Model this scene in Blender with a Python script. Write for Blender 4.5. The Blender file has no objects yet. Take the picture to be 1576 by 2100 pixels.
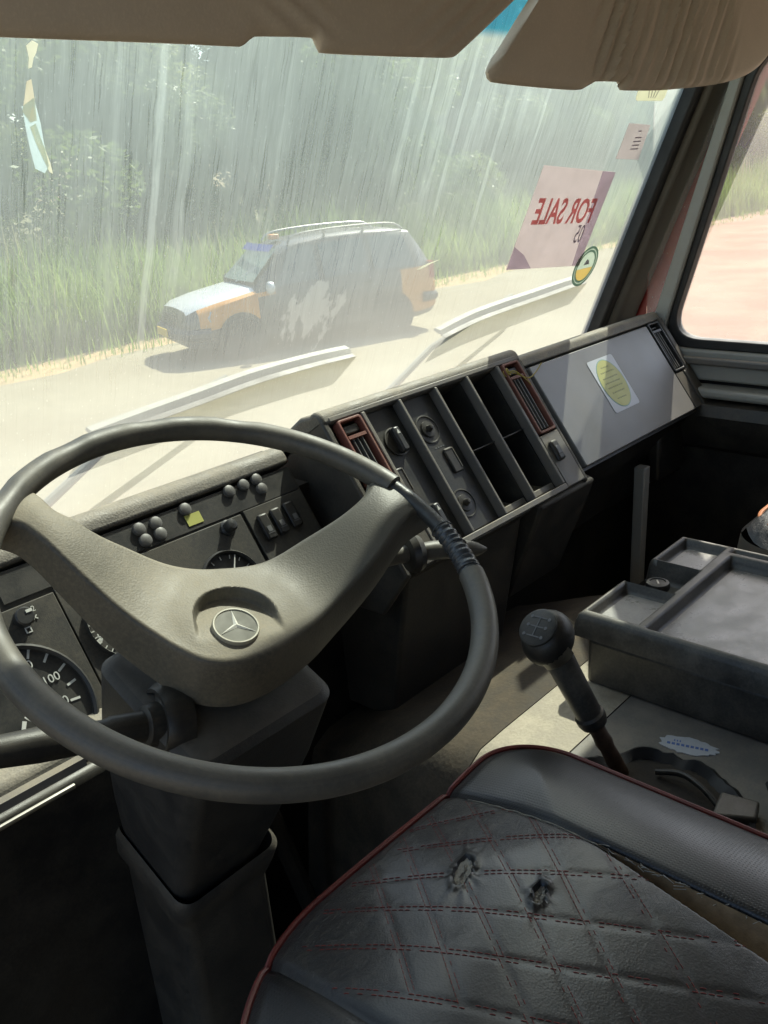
import bpy, bmesh, math, random
import numpy as np
from mathutils import Vector, Matrix

random.seed(7)
rng = np.random.default_rng(7)
rad = math.radians
S = bpy.context.scene
COL = S.collection

# ------------------------------------------------------------------ camera, sky, sun, exposure
# Cab coordinates: metres, X to the passenger side, Y forward, Z up; the hand-held camera is at the origin.
GROUND = -2.65
YAW, PITCH, ROLL = rad(46.725), rad(20.899), rad(-3.992)
cf = Vector((math.sin(YAW) * math.cos(PITCH), math.cos(YAW) * math.cos(PITCH), -math.sin(PITCH)))
cr = Vector((math.cos(YAW), -math.sin(YAW), 0))
cu = cr.cross(cf)
cr, cu = cr * math.cos(ROLL) + cu * math.sin(ROLL), cu * math.cos(ROLL) - cr * math.sin(ROLL)
cam = bpy.data.objects.new('camera', bpy.data.cameras.new('camera'))
COL.objects.link(cam)
cam.matrix_world = Matrix(((cr.x, cu.x, -cf.x, 0), (cr.y, cu.y, -cf.y, 0), (cr.z, cu.z, -cf.z, 0), (0, 0, 0, 1)))
cam.data.sensor_fit = 'VERTICAL'
cam.data.sensor_height = 24
cam.data.lens = 24 * 1850 / 2100
cam.data.clip_start = 0.02
cam.data.clip_end = 2000
S.camera = cam

SUN_EL, SUN_AZ = rad(50), rad(75)          # azimuth measured from +Y towards +X
world = bpy.data.worlds.new('World')
S.world = world
world.use_nodes = True
wn = world.node_tree.nodes
sky = wn.new('ShaderNodeTexSky')
sky.sky_type = 'NISHITA'
sky.sun_disc = False
sky.sun_elevation = SUN_EL
sky.sun_rotation = SUN_AZ
sky.dust_density = 2.5
world.node_tree.links.new(sky.outputs[0], wn['Background'].inputs[0])
wn['Background'].inputs[1].default_value = 0.145

sd = Vector((math.sin(SUN_AZ) * math.cos(SUN_EL), math.cos(SUN_AZ) * math.cos(SUN_EL), math.sin(SUN_EL)))
sun = bpy.data.objects.new('sun', bpy.data.lights.new('sun', 'SUN'))
COL.objects.link(sun)
sun.data.energy = 5.0
sun.data.angle = rad(0.55)
sun.data.color = (1.0, 0.94, 0.83)
sun.rotation_euler = sd.to_track_quat('Z', 'Y').to_euler()

S.view_settings.view_transform = 'Standard'
S.view_settings.look = 'None'
S.view_settings.gamma = 1
S.view_settings.use_curve_mapping = False
S.view_settings.exposure = 1.0
S.cycles.max_bounces = 10
S.cycles.diffuse_bounces = 5
S.cycles.transparent_max_bounces = 12
S.cycles.caustics_reflective = False
S.cycles.caustics_refractive = False
S.cycles.use_denoising = True

# ------------------------------------------------------------------ helpers
OFF = {}


def tag(o, label=None, cat=None, group=None, kind=None):
    if label: o['label'] = label
    if cat: o['category'] = cat
    if group: o['group'] = group
    if kind: o['kind'] = kind
    return o


def thing(name, label, cat, loc, group=None):
    o = bpy.data.objects.new(name, None)
    COL.objects.link(o)
    o.location = loc
    o.empty_display_size = 0.05
    OFF[o] = Vector(loc)
    return tag(o, label, cat, group)


class Frame:
    def __init__(s, o, u, v, n=None):
        s.o = Vector(o); s.u = Vector(u).normalized(); s.v = Vector(v).normalized()
        s.n = Vector(n).normalized() if n is not None else s.u.cross(s.v).normalized()

    def __call__(s, a, b, c=0.0):
        return s.o + s.u * a + s.v * b + s.n * c


WORLD = Frame((0, 0, 0), (1, 0, 0), (0, 1, 0))


def axis_frame(o, n, hint=(0, 0, 1)):
    n = Vector(n).normalized()
    u = Vector(hint).cross(n)
    if u.length < 1e-4: u = Vector((1, 0, 0)).cross(n)
    u.normalize()
    return Frame(o, u, n.cross(u), n)


class MB:
    def __init__(s):
        s.v = []; s.f = []

    def add(s, vs, fs):
        k = len(s.v)
        s.v += [Vector(p) for p in vs]
        s.f += [tuple(i + k for i in f) for f in fs]
        return s

    def box(s, F, a0, a1, b0, b1, c0, c1):
        P = [F(a, b, c) for c in (c0, c1) for b in (b0, b1) for a in (a0, a1)]
        return s.add(P, [(0, 2, 3, 1), (4, 5, 7, 6), (0, 1, 5, 4), (2, 6, 7, 3), (0, 4, 6, 2), (1, 3, 7, 5)])

    def prism(s, F, poly, c0, c1):
        n = len(poly)
        P = [F(a, b, c0) for a, b in poly] + [F(a, b, c1) for a, b in poly]
        fs = [tuple(range(n - 1, -1, -1)), tuple(range(n, 2 * n))]
        fs += [(i, (i + 1) % n, n + (i + 1) % n, n + i) for i in range(n)]
        return s.add(P, fs)

    def grid(s, rows, close_u=False, close_v=False, caps=False):
        m, n = len(rows), len(rows[0])
        fs = []
        for i in range(m if close_u else m - 1):
            for j in range(n if close_v else n - 1):
                i2, j2 = (i + 1) % m, (j + 1) % n
                fs.append((i * n + j, i * n + j2, i2 * n + j2, i2 * n + j))
        if caps:
            fs.append(tuple(range(n - 1, -1, -1)))
            fs.append(tuple((m - 1) * n + j for j in range(n)))
        return s.add([p for r in rows for p in r], fs)

    def tube(s, pts, r, seg=12, caps=True, closed=False, squash=1.0):
        pts = [Vector(p) for p in pts]
        n = len(pts)
        R = r if isinstance(r, (list, tuple)) else [r] * n
        rows = []
        prev = None
        for i, p in enumerate(pts):
            if closed: t = pts[(i + 1) % n] - pts[i - 1]
            else: t = pts[min(i + 1, n - 1)] - pts[max(i - 1, 0)]
            t.normalize()
            if prev is None:
                prev = t.orthogonal()
            a = prev - t * prev.dot(t)
            a.normalize(); prev = a
            b = t.cross(a)
            rows.append([p + (a * math.cos(k * 2 * math.pi / seg) + b * math.sin(k * 2 * math.pi / seg) * squash) * R[i] for k in range(seg)])
        return s.grid(rows, close_u=closed, close_v=True, caps=caps and not closed)

    def lathe(s, F, prof, seg=24, caps=True):
        rows = [[F(r * math.cos(k * 2 * math.pi / seg), r * math.sin(k * 2 * math.pi / seg), h) for k in range(seg)] for r, h in prof]
        return s.grid(rows, close_v=True, caps=caps)

    def build(s, name, m, parent=None, smooth=True, bevel=0, seg=2, ang=35, sub=0, kind=None, uv=None):
        off = OFF.get(parent)
        if off is None:
            if parent is None and s.v:
                lo = [min(p[i] for p in s.v) for i in range(3)]; hi = [max(p[i] for p in s.v) for i in range(3)]
                off = Vector(((lo[0] + hi[0]) / 2, (lo[1] + hi[1]) / 2, lo[2]))
            else:
                off = Vector((0, 0, 0))
        me = bpy.data.meshes.new(name)
        me.from_pydata([tuple(p - off) for p in s.v], [], s.f)
        bm = bmesh.new(); bm.from_mesh(me)
        bmesh.ops.recalc_face_normals(bm, faces=bm.faces)
        bm.to_mesh(me); bm.free()
        if smooth:
            me.polygons.foreach_set('use_smooth', [True] * len(me.polygons))
            me.set_sharp_from_angle(angle=rad(ang))
        for mm in (m if isinstance(m, (list, tuple)) else [m]): me.materials.append(mm)
        o = bpy.data.objects.new(name, me)
        COL.objects.link(o)
        if parent is not None:
            o.parent = parent
        else:
            o.location = off
        OFF[o] = off
        if bevel:
            md = o.modifiers.new('bevel', 'BEVEL'); md.width = bevel; md.segments = seg; md.limit_method = 'ANGLE'; md.angle_limit = rad(40)
            md.harden_normals = False
        if sub:
            md = o.modifiers.new('subdivision', 'SUBSURF'); md.levels = sub; md.render_levels = sub
        if kind: o['kind'] = kind
        return o


def rrect(a0, a1, b0, b1, r, k=5):
    out = []
    for (cx, cy, t0) in ((a1 - r, b1 - r, 0), (a0 + r, b1 - r, 90), (a0 + r, b0 + r, 180), (a1 - r, b0 + r, 270)):
        for i in range(k + 1):
            t = rad(t0 + 90 * i / k)
            out.append((cx + r * math.cos(t), cy + r * math.sin(t)))
    return out


def circ(cx, cy, r, k=24, ry=None):
    ry = ry or r
    return [(cx + r * math.cos(2 * math.pi * i / k), cy + ry * math.sin(2 * math.pi * i / k)) for i in range(k)]


def ring_plate(F, outer, inner, c0, c1, mb=None):
    """plate with a hole; outer and inner have the same number of points"""
    mb = mb or MB()
    rows = [[F(a, b, c0) for a, b in outer], [F(a, b, c1) for a, b in outer], [F(a, b, c1) for a, b in inner], [F(a, b, c0) for a, b in inner]]
    mb.grid(rows, close_u=True, close_v=True)
    return mb


def interp(pts, n):
    """Catmull-Rom resample of a polyline, uniform in arc length"""
    P = [np.array(p, float) for p in pts]
    Q = [2 * P[0] - P[1]] + P + [2 * P[-1] - P[-2]]
    out = []
    for i in range(1, len(Q) - 2):
        for t in np.linspace(0, 1, 16, endpoint=False):
            a, b, c, d = Q[i - 1], Q[i], Q[i + 1], Q[i + 2]
            out.append(.5 * (2 * b + (c - a) * t + (2 * a - 5 * b + 4 * c - d) * t * t + (3 * b - a - 3 * c + d) * t ** 3))
    out.append(P[-1])
    out = np.array(out)
    L = np.concatenate([[0], np.cumsum(np.linalg.norm(np.diff(out, axis=0), axis=1))])
    x = np.linspace(0, L[-1], n)
    return np.stack([np.interp(x, L, out[:, k]) for k in range(out.shape[1])], 1)


def sstep(x, a, b):
    t = min(1, max(0, (x - a) / (b - a)))
    return t * t * (3 - 2 * t)


def text(name, body, F, size, m, parent, c=0.001, align='CENTER', mirror=False, bold=0.0, thick=0.0004):
    cu_ = bpy.data.curves.new('txt', 'FONT')
    cu_.body = body; cu_.size = size; cu_.align_x = align; cu_.align_y = 'CENTER'; cu_.offset = bold; cu_.extrude = thick
    cu_.resolution_u = 3
    t = bpy.data.objects.new('txt', cu_)
    COL.objects.link(t)
    bpy.context.view_layer.update()
    me = bpy.data.meshes.new_from_object(t.evaluated_get(bpy.context.evaluated_depsgraph_get()))
    mb = MB()
    mb.add([F((-p.co.x if mirror else p.co.x), p.co.y, p.co.z + c) for p in me.vertices], [tuple(q.vertices) for q in me.polygons])
    bpy.data.objects.remove(t); bpy.data.curves.remove(cu_); bpy.data.meshes.remove(me)
    return mb.build(name, m, parent, smooth=False)


# ------------------------------------------------------------------ materials
class NT:
    def __init__(s, name):
        s.m = bpy.data.materials.new(name); s.m.use_nodes = True
        s.t = s.m.node_tree; s.t.nodes.clear()
        s.out = s.t.nodes.new('ShaderNodeOutputMaterial')

    def n(s, typ, _props=None, **kw):
        nd = s.t.nodes.new('ShaderNode' + typ)
        for k, v in (_props or {}).items(): setattr(nd, k, v)
        for k, v in kw.items():
            key = k.replace('_', ' ')
            if key.isdigit() or (key.startswith('i') and key[1:].isdigit()):
                sock = nd.inputs[int(key.lstrip('i'))]
            else:
                sock = nd.inputs[key]
            s.put(sock, v)
        return nd

    def put(s, sock, v):
        if isinstance(v, bpy.types.NodeSocket): s.t.links.new(v, sock)
        elif isinstance(v, bpy.types.Node): s.t.links.new(v.outputs[0], sock)
        else:
            if isinstance(v, (tuple, list)) and len(v) == 3 and sock.type == 'RGBA': v = (*v, 1)
            sock.default_value = v

    def math(s, op, a, b=0.0, c=0.0, clamp=False):
        nd = s.t.nodes.new('ShaderNodeMath'); nd.operation = op; nd.use_clamp = clamp
        for i, v in enumerate((a, b, c)): s.put(nd.inputs[i], v)
        return nd.outputs[0]

    def mix(s, f, a, b, blend='MIX'):
        nd = s.t.nodes.new('ShaderNodeMix'); nd.data_type = 'RGBA'; nd.blend_type = blend
        s.put(nd.inputs[0], f); s.put(nd.inputs[6], a); s.put(nd.inputs[7], b)
        return nd.outputs[2]

    def rng(s, v, a, b, c=0.0, d=1.0, smooth=True):
        nd = s.t.nodes.new('ShaderNodeMapRange'); nd.interpolation_type = 'SMOOTHSTEP' if smooth else 'LINEAR'
        for i, x in enumerate((v, a, b, c, d)): s.put(nd.inputs[i], x)
        return nd.outputs[0]

    def noise(s, vec, scale, detail=4, rough=.55, dist=0.0):
        nd = s.t.nodes.new('ShaderNodeTexNoise')
        s.put(nd.inputs['Vector'], vec); s.put(nd.inputs['Scale'], scale); s.put(nd.inputs['Detail'], detail)
        s.put(nd.inputs['Roughness'], rough); s.put(nd.inputs['Distortion'], dist)
        return nd.outputs[0]

    def coords(s, which='Object'):
        return s.t.nodes.new('ShaderNodeTexCoord').outputs[which]

    def scale(s, vec, sx, sy, sz):
        nd = s.t.nodes.new('ShaderNodeMapping'); s.put(nd.inputs['Vector'], vec); nd.inputs['Scale'].default_value = (sx, sy, sz)
        return nd.outputs[0]

    def bump(s, h, strength, dist=.001, normal=None):
        nd = s.t.nodes.new('ShaderNodeBump'); nd.inputs['Strength'].default_value = strength; nd.inputs['Distance'].default_value = dist
        s.put(nd.inputs['Height'], h)
        if normal is not None: s.put(nd.inputs['Normal'], normal)
        return nd.outputs[0]

    def bsdf(s, col, rough=.5, normal=None, spec=.5, metal=0.0, **kw):
        nd = s.t.nodes.new('ShaderNodeBsdfPrincipled')
        s.put(nd.inputs['Base Color'], col); s.put(nd.inputs['Roughness'], rough); s.put(nd.inputs['Specular IOR Level'], spec)
        s.put(nd.inputs['Metallic'], metal)
        if normal is not None: s.put(nd.inputs['Normal'], normal)
        for k, v in kw.items(): s.put(nd.inputs[k.replace('_', ' ')], v)
        return nd.outputs[0]

    def done(s, sh):
        s.t.links.new(sh, s.out.inputs[0]); return s.m


def plastic(name, col, dust=(.27, .225, .155), amt=.3, up=.3, rough=.5, grain=700, bump=.25, spec=.4, patch=22, fade_right=False):
    t = NT(name)
    co = t.coords()
    big = t.noise(co, patch, 6, .6)
    fine = t.noise(co, 260, 4, .7)
    d = t.rng(t.math('ADD', t.math('MULTIPLY', big, .7), t.math('MULTIPLY', fine, .45)), .42, .78, 0, amt)
    geo = t.n('NewGeometry')
    z = t.n('SeparateXYZ', Vector=geo.outputs['True Normal']).outputs[2]
    d = t.math('ADD', d, t.math('MULTIPLY', t.rng(z, .25, .95), t.math('MULTIPLY', t.rng(big, .2, .8, .6, 1.0), up)), clamp=True)
    if fade_right:   # dust tone fades out towards the right-hand spoke
        d = t.math('MULTIPLY', d, t.rng(t.n('SeparateXYZ', Vector=co).outputs[0], -.02, .12, 1.0, .15))
    c = t.mix(d, col, dust)
    c = t.mix(t.rng(t.noise(co, 9, 3), .3, .7, 0, .25), c, tuple(x * .6 for x in col))
    vor = t.n('TexVoronoi', Vector=co, Scale=grain).outputs[0]
    nb = t.bump(t.math('ADD', vor, t.math('MULTIPLY', fine, .8)), bump, .0006)
    r = t.math('ADD', t.math('MULTIPLY', d, .35), t.rng(big, .2, .8, rough - .07, rough + .07), clamp=True)
    return t.done(t.bsdf(c, r, nb, spec))


def simple(name, col, rough=.5, spec=.5, metal=0.0, var=.15, scale=30, bump=0.0):
    t = NT(name)
    co = t.coords()
    f = t.noise(co, scale, 5, .6)
    c = t.mix(t.rng(f, .3, .7, 0, var), col, tuple(x * .45 for x in col))
    nb = t.bump(f, bump, .002) if bump else None
    return t.done(t.bsdf(c, t.rng(f, .2, .8, max(0, rough - .08), min(1, rough + .08)), nb, spec, metal))


M = {}
M['hub'] = plastic('dusty_wheel_foam', (.075, .072, .060), dust=(.40, .34, .235), amt=.30, up=.50, rough=.45, grain=520, bump=.22, patch=9, fade_right=True)
M['rim'] = plastic('wheel_rim_grip', (.062, .06, .054), dust=(.27, .235, .17), amt=.22, up=.22, rough=.42, grain=1300, bump=.12, spec=.5)
M['dash'] = plastic('dash_plastic', (.032, .030, .027), amt=.14, up=.35, rough=.5, grain=600, bump=.3)
M['pad'] = plastic('dash_pad', (.055, .053, .048), dust=(.38, .33, .25), amt=.3, up=.6, rough=.48, grain=350, bump=.5, spec=.5)
M['frame'] = plastic('console_frame_grey', (.13, .125, .12), amt=.25, up=.5, rough=.42, grain=800, bump=.2)
M['panel'] = plastic('dark_panel', (.022, .023, .023), amt=.12, up=.02, rough=.45, grain=900, bump=.15)
M['inst'] = plastic('instrument_panel_dusty', (.022, .022, .020), dust=(.20, .165, .11), amt=.26, up=.05, rough=.6, grain=900, bump=.2, patch=14)
M['black'] = plastic('black_plastic', (.012, .012, .012), amt=.1, up=.1, rough=.42, grain=900, bump=.15)
M['lid'] = plastic('glovebox_lid_grey', (.18, .175, .168), amt=.14, up=.12, rough=.33, grain=1500, bump=.06, spec=.5, patch=6)
M['rust'] = plastic('faded_red_plastic', (.19, .062, .046), amt=.2, up=.2, rough=.5)
M['slat'] = plastic('vent_slat_plastic', (.10, .10, .10), amt=.3, up=.2, rough=.45)
M['trim'] = plastic('pillar_trim', (.125, .115, .098), amt=.2, up=.2, rough=.6, grain=500, bump=.3)
M['tray'] = plastic('tray_plastic', (.032, .030, .027), dust=(.26, .23, .18), amt=.3, up=.28, rough=.36, grain=900, bump=.15, spec=.6)
M['traybed'] = plastic('tray_bed_dusty', (.11, .107, .105), dust=(.38, .36, .33), amt=.45, up=.5, rough=.16, grain=900, bump=.12, spec=.55)
M['tunnel'] = plastic('tunnel_vinyl', (.27, .23, .17), dust=(.54, .48, .37), amt=.6, up=.45, rough=.55, grain=170, bump=.8)
M['tunnelgrey'] = plastic('tunnel_grey_sheet', (.15, .145, .135), dust=(.36, .32, .26), amt=.4, up=.3, rough=.5, grain=600, bump=.2)
M['dirtfloor'] = plastic('dirty_floor', (.03, .026, .02), dust=(.14, .105, .07), amt=.6, up=.3, rough=.8, grain=120, bump=.6)
M['mat'] = plastic('dirty_mat_with_shade', (.05, .042, .032), dust=(.17, .135, .095), amt=.5, up=.2, rough=.8, grain=140, bump=.7)  # brown dirt, with the shade ahead of the sun patch in its colour
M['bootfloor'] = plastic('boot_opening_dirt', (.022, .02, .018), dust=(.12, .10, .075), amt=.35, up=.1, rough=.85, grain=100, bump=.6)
M['shroud'] = plastic('column_shroud', (.022, .022, .022), dust=(.40, .35, .27), amt=.07, up=.22, rough=.5, grain=700, bump=.25)
M['door'] = plastic('door_trim_grey', (.30, .305, .285), amt=.25, up=.3, rough=.4)
M['liner'] = plastic('roof_lining', (.36, .32, .26), amt=.2, up=0, rough=.9, grain=300, bump=.3)
M['redpaint'] = simple('red_paint', (.33, .03, .022), .35, var=.3)
M['seal'] = simple('black_rubber', (.018, .018, .018), .6, var=.3)
M['metal'] = simple('worn_metal', (.45, .43, .38), .35, metal=1.0, var=.4, scale=60)
M['rust_steel'] = simple('rusty_steel', (.075, .045, .028), .75, var=.6, scale=80, bump=.5)
M['white'] = simple('white_print', (.55, .55, .50), .6, var=.2)
M['whiteneedle'] = simple('white_needle', (.62, .61, .55), .5, var=.1)
M['grey'] = simple('switch_grey', (.11, .11, .11), .5, var=.3)
M['darkgrey'] = simple('dark_grey', (.03, .03, .03), .4, var=.3)
M['bulb'] = simple('warning_lamp_lens', (.12, .115, .105), .5, var=.4, scale=120)
M['yellow'] = simple('yellow_label', (.42, .42, .10), .6, var=.2)
M['wire'] = simple('yellow_wire', (.36, .27, .05), .45, var=.4, scale=200)
M['foam'] = simple('old_foam', (.24, .16, .085), .95, var=.6, scale=60, bump=.8)
M['greyfoam'] = simple('grey_backing', (.36, .34, .29), .95, var=.5, scale=150, bump=.8)
M['thread'] = simple('red_thread', (.20, .028, .022), .6, var=.5, scale=60)
M['piping'] = simple('red_piping', (.15, .025, .02), .42, var=.5, scale=40)
M['orangepiping'] = simple('orange_piping', (.42, .16, .06), .45, var=.2)
M['tape'] = simple('black_tape', (.05, .055, .06), .3, var=.3, scale=90, bump=.4)
M['core'] = simple('bare_rim_core', (.035, .036, .036), .4, var=.4, scale=120, bump=.3)
M['chrome'] = simple('badge_star_silver', (.66, .64, .56), .5, var=.1)
M['badge'] = simple('badge_disc', (.17, .165, .135), .62, spec=.25, var=.25, scale=90)
M['badgerim'] = simple('badge_rim', (.36, .33, .24), .55, metal=.0, var=.2)
M['blueink'] = simple('blue_ink', (.12, .2, .5), .7, var=.2)


def mat_leather():
    t = NT('black_seat_leatherette')
    co = t.coords()
    vor = t.n('TexVoronoi', Vector=co, Scale=520).outputs[0]
    fine = t.noise(co, 90, 6, .65)
    big = t.noise(co, 7, 4)
    cr_ = t.noise(t.scale(co, 1, 1.7, 1), 60, 8, .75, 1.2)
    worn = t.rng(t.noise(co, 5.5, 3, .5), .42, .62)
    crack = t.math('MULTIPLY', t.rng(cr_, .50, .60), worn)
    c = t.mix(t.rng(big, .3, .75, 0, .5), (.010, .010, .011), (.022, .021, .020))
    c = t.mix(t.math('MULTIPLY', t.rng(fine, .5, .8), .2), c, (.07, .055, .04))
    c = t.mix(t.math('MULTIPLY', crack, .2), c, (.16, .14, .11))
    nb = t.bump(vor, .18, .0006)
    nb = t.bump(t.math('MULTIPLY', cr_, worn), .8, .005, nb)
    nb = t.bump(fine, .15, .002, nb)
    r = t.rng(t.math('ADD', big, t.math('MULTIPLY', worn, .25)), .3, .9, .27, .46)
    return t.done(t.bsdf(c, r, nb, .5, Coat_Weight=.28, Coat_Roughness=.3))


def mat_perforated():
    t = NT('perforated_leatherette')
    co = t.coords()
    fine = t.noise(co, 90, 6, .65)
    big = t.noise(co, 7, 4)
    v = t.n('TexVoronoi', {'feature': 'F1', 'distance': 'EUCLIDEAN'}, Vector=t.scale(co, 1, 1, 0.0), Scale=310, Randomness=0.0)
    hole = t.rng(v.outputs[0], .20, .32, 1, 0)
    c = t.mix(t.rng(big, .3, .75, 0, .5), (.011, .011, .012), (.022, .022, .022))
    c = t.mix(t.math('MULTIPLY', t.rng(fine, .5, .8), .15), c, (.08, .07, .055))
    hole = t.math('MULTIPLY', hole, t.rng(fine, .35, .6, .25, 1))
    c = t.mix(t.math('MULTIPLY', hole, .8), c, (.003, .003, .003))
    nb = t.bump(t.math('SUBTRACT', t.math('MULTIPLY', fine, .3), hole), .4, .001)
    return t.done(t.bsdf(c, t.rng(big, .3, .7, .32, .45), nb, .5, Coat_Weight=.18, Coat_Roughness=.3))


M['leather'] = mat_leather()
M['perf'] = mat_perforated()


def mat_visor(name, col):
    t = NT(name)
    co = t.coords()
    f = t.noise(co, 400, 3, .7)
    b = t.noise(co, 10, 5)
    c = t.mix(t.rng(b, .3, .75, 0, .3), col, tuple(x * .7 for x in col))
    c = t.mix(t.rng(f, .45, .8, 0, .25), c, tuple(x * 1.35 for x in col))
    return t.done(t.bsdf(c, .75, t.bump(f, .25, .001), .25))


M['visor'] = mat_visor('visor_vinyl', (.66, .57, .46))


def glass_dust(name, base, extra, tint, kind):
    """transparent pane carrying a layer of dust, streaks and dried runs; UV = metres across and up the pane"""
    t = NT(name)
    uvn = t.n('UVMap')
    uv = uvn.outputs[0]
    sep = t.n('SeparateXYZ', Vector=uv)
    u, v = sep.outputs[0], sep.outputs[1]
    wob = t.math('MULTIPLY', t.math('SUBTRACT', t.noise(uv, 9, 3), .5), .012)
    uw = t.math('ADD', u, wob)
    uvw = t.n('CombineXYZ', X=uw, Y=v).outputs[0]
    big = t.noise(uv, 3.2, 5, .55)
    mid = t.noise(t.scale(uvw, 95, 6, 1), 1.0, 5, .6)
    thin = t.noise(t.scale(uvw, 330, 9, 1), 1.0, 3, .55)
    speck = t.noise(t.scale(uv, 300, 150, 1), 1.0, 2, .6)
    amp = t.rng(v, .10, .34, .25, 1.0)
    d = t.math('ADD', base, t.math('MULTIPLY', t.math('SUBTRACT', big, .5), .20))
    d = t.math('ADD', d, t.math('MULTIPLY', t.math('MULTIPLY', t.math('SUBTRACT', mid, .5), .17), amp))
    d = t.math('SUBTRACT', d, t.math('MULTIPLY', t.rng(thin, .56, .64), t.math('MULTIPLY', amp, t.rng(mid, .3, .7, .09, .035))))
    thin2 = t.noise(t.scale(uvw, 150, 9, 1), 3.0, 4, .6)
    d = t.math('ADD', d, t.math('MULTIPLY', t.math('MULTIPLY', t.rng(thin2, .54, .70), .055), amp))
    d = t.math('ADD', d, t.math('MULTIPLY', t.rng(speck, .66, .74), .12))
    if kind == 'front':
        def band(c, w, lo, hi, amp, breaks=.3):
            nonlocal d
            g = t.rng(t.math('ABSOLUTE', t.math('SUBTRACT', uw, c)), w * .45, w, 1, 0)
            vv = t.math('MULTIPLY', t.rng(v, lo, lo + .06), t.rng(v, hi - .08, hi, 1, 0))
            g = t.math('MULTIPLY', g, vv)
            g = t.math('MULTIPLY', g, t.rng(t.noise(t.scale(uv, 160, 25, 1), 1, 3), .25, .6, breaks, 1))
            d = t.math('ADD', d, t.math('MULTIPLY', g, amp))
        band(.612, .0065, .16, .62, .13, .5)
        band(.650, .009, .22, .62, .06, .3)
        for c, w, lo, hi, a in ((1.015, .007, .33, .6, .25), (1.055, .005, .38, .6, .3), (1.09, .016, .30, .6, .2), (1.13, .006, .28, .6, .3),
                                (1.165, .009, .34, .6, .25), (1.19, .02, .36, .6, .18), (1.24, .006, .25, .6, .28), (1.29, .012, .40, .6, .2),
                                (1.345, .006, .36, .6, .25), (.79, .006, .25, .6, .10), (.56, .005, .2, .6, .12)):
            band(c, w, lo, hi, a * .36)
        # dried splash low in the middle of the screen
        du = t.math('DIVIDE', t.math('SUBTRACT', u, .905), .075)
        dv = t.math('DIVIDE', t.math('SUBTRACT', v, .185), .062)
        rr = t.math('SQRT', t.math('ADD', t.math('MULTIPLY', du, du), t.math('MULTIPLY', dv, dv)))
        sp = t.rng(t.math('ADD', t.noise(t.scale(uv, 26, 14, 1), 1, 5, .6), t.math('MULTIPLY', rr, -.34)), .27, .33)
        d = t.math('ADD', d, t.math('MULTIPLY', sp, .09))
        # dust lies thicker below the swept arc
        d = t.math('ADD', d, t.rng(v, .0, .22, .10, 0))
        d = t.math('ADD', d, t.rng(v, .36, .56, 0, .06))
        d = t.math('ADD', d, t.math('MULTIPLY', t.rng(u, .75, 1.5), t.rng(v, .1, .45, .03, .11)))
        film = t.math('MULTIPLY', t.math('MULTIPLY', t.rng(v, .556, .572), t.rng(v, .630, .636, 1, 0)), t.math('MULTIPLY', t.rng(u, 1.06, 1.07), t.rng(u, 1.36, 1.38, 1, 0)))
        tr = t.mix(film, tint, (.16, .52, .64))
        dc = t.mix(t.rng(v, .08, .5), (.84, .83, .74), (.73, .86, .80))
        dc = t.mix(film, dc, (.06, .42, .58))
    else:
        tr = tint
        d = t.math('ADD', d, t.rng(v, .02, .34, 0, .22))
        dc = (.86, .82, .78)
    d = t.math('MULTIPLY', d, extra)
    d = t.math('MINIMUM', t.math('MAXIMUM', d, .02), .85)
    trn = t.n('BsdfTransparent', Color=tr)
    dif = t.n('BsdfDiffuse', Color=dc)
    tl = t.n('BsdfTranslucent', Color=dc)
    dust = t.n('MixShader', i0=.72, i1=dif, i2=tl)
    return t.done(t.n('MixShader', i0=d, i1=trn, i2=dust).outputs[0])


def mat_clear():
    t = NT('clear_glass_face')
    fr = t.n('Fresnel', IOR=1.45)
    gl = t.n('BsdfGlossy', Color=(.9, .9, .9), Roughness=.03)
    tr = t.n('BsdfTransparent', Color=(.97, .99, .98))
    return t.done(t.n('MixShader', i0=t.math('MULTIPLY', fr.outputs[0], .45), i1=tr, i2=gl).outputs[0])


M['clear'] = mat_clear()
M['dust_front'] = glass_dust('dusty_windscreen', .285, 1.0, (.89, .97, .93), 'front')
M['dust_side'] = glass_dust('dusty_side_glass', .22, 1.0, (.96, .97, .97), 'side')


def mat_paper(name, col, alpha=.25, tl=.6):
    """thin paper or film on the glass: lets light through from behind"""
    t = NT(name)
    co = t.coords()
    f = t.noise(co, 25, 5)
    c = t.mix(t.rng(f, .3, .7, 0, .25), col, tuple(x * .75 for x in col))
    a = t.n('BsdfDiffuse', Color=c)
    b = t.n('BsdfTranslucent', Color=c)
    sh = t.n('MixShader', i0=tl, i1=a, i2=b)
    if alpha:
        sh = t.n('MixShader', i0=alpha, i1=sh, i2=t.n('BsdfTransparent', Color=c))
    return t.done(sh.outputs[0])


M['notice'] = mat_paper('notice_paper', (.76, .68, .67), .22, .75)
M['noticeviolet'] = mat_paper('notice_violet_print', (.78, .73, .79), .70, .8)
M['redink'] = mat_paper('red_ink', (.85, .46, .46), .1, .8)
M['greyink'] = mat_paper('grey_ink', (.48, .44, .50), .0, .8)
M['permit'] = mat_paper('permit_paper', (.66, .60, .59), .15, .8)
M['creamsticker'] = mat_paper('cream_sticker', (.85, .82, .68), .05, .8)
M['greensticker'] = mat_paper('green_ring_print', (.30, .38, .32), .0, .8)
M['palesticker'] = mat_paper('pale_disc_print', (.70, .74, .66), .05, .8)
M['ochre'] = mat_paper('ochre_print', (.80, .66, .36), .0, .8)
M['blueprint'] = mat_paper('blue_print', (.2, .27, .5), .0, .45)
M['tornblue'] = mat_paper('torn_sticker_blue', (.80, .86, .86), .3, .8)
M['torncream'] = mat_paper('torn_sticker_cream', (.92, .90, .80), .05, .75)
M['tornochre'] = mat_paper('torn_sticker_ochre', (.85, .80, .70), .25, .8)
M['stickerwhite'] = simple('sticker_white', (.56, .58, .62), .5, var=.1)
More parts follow.
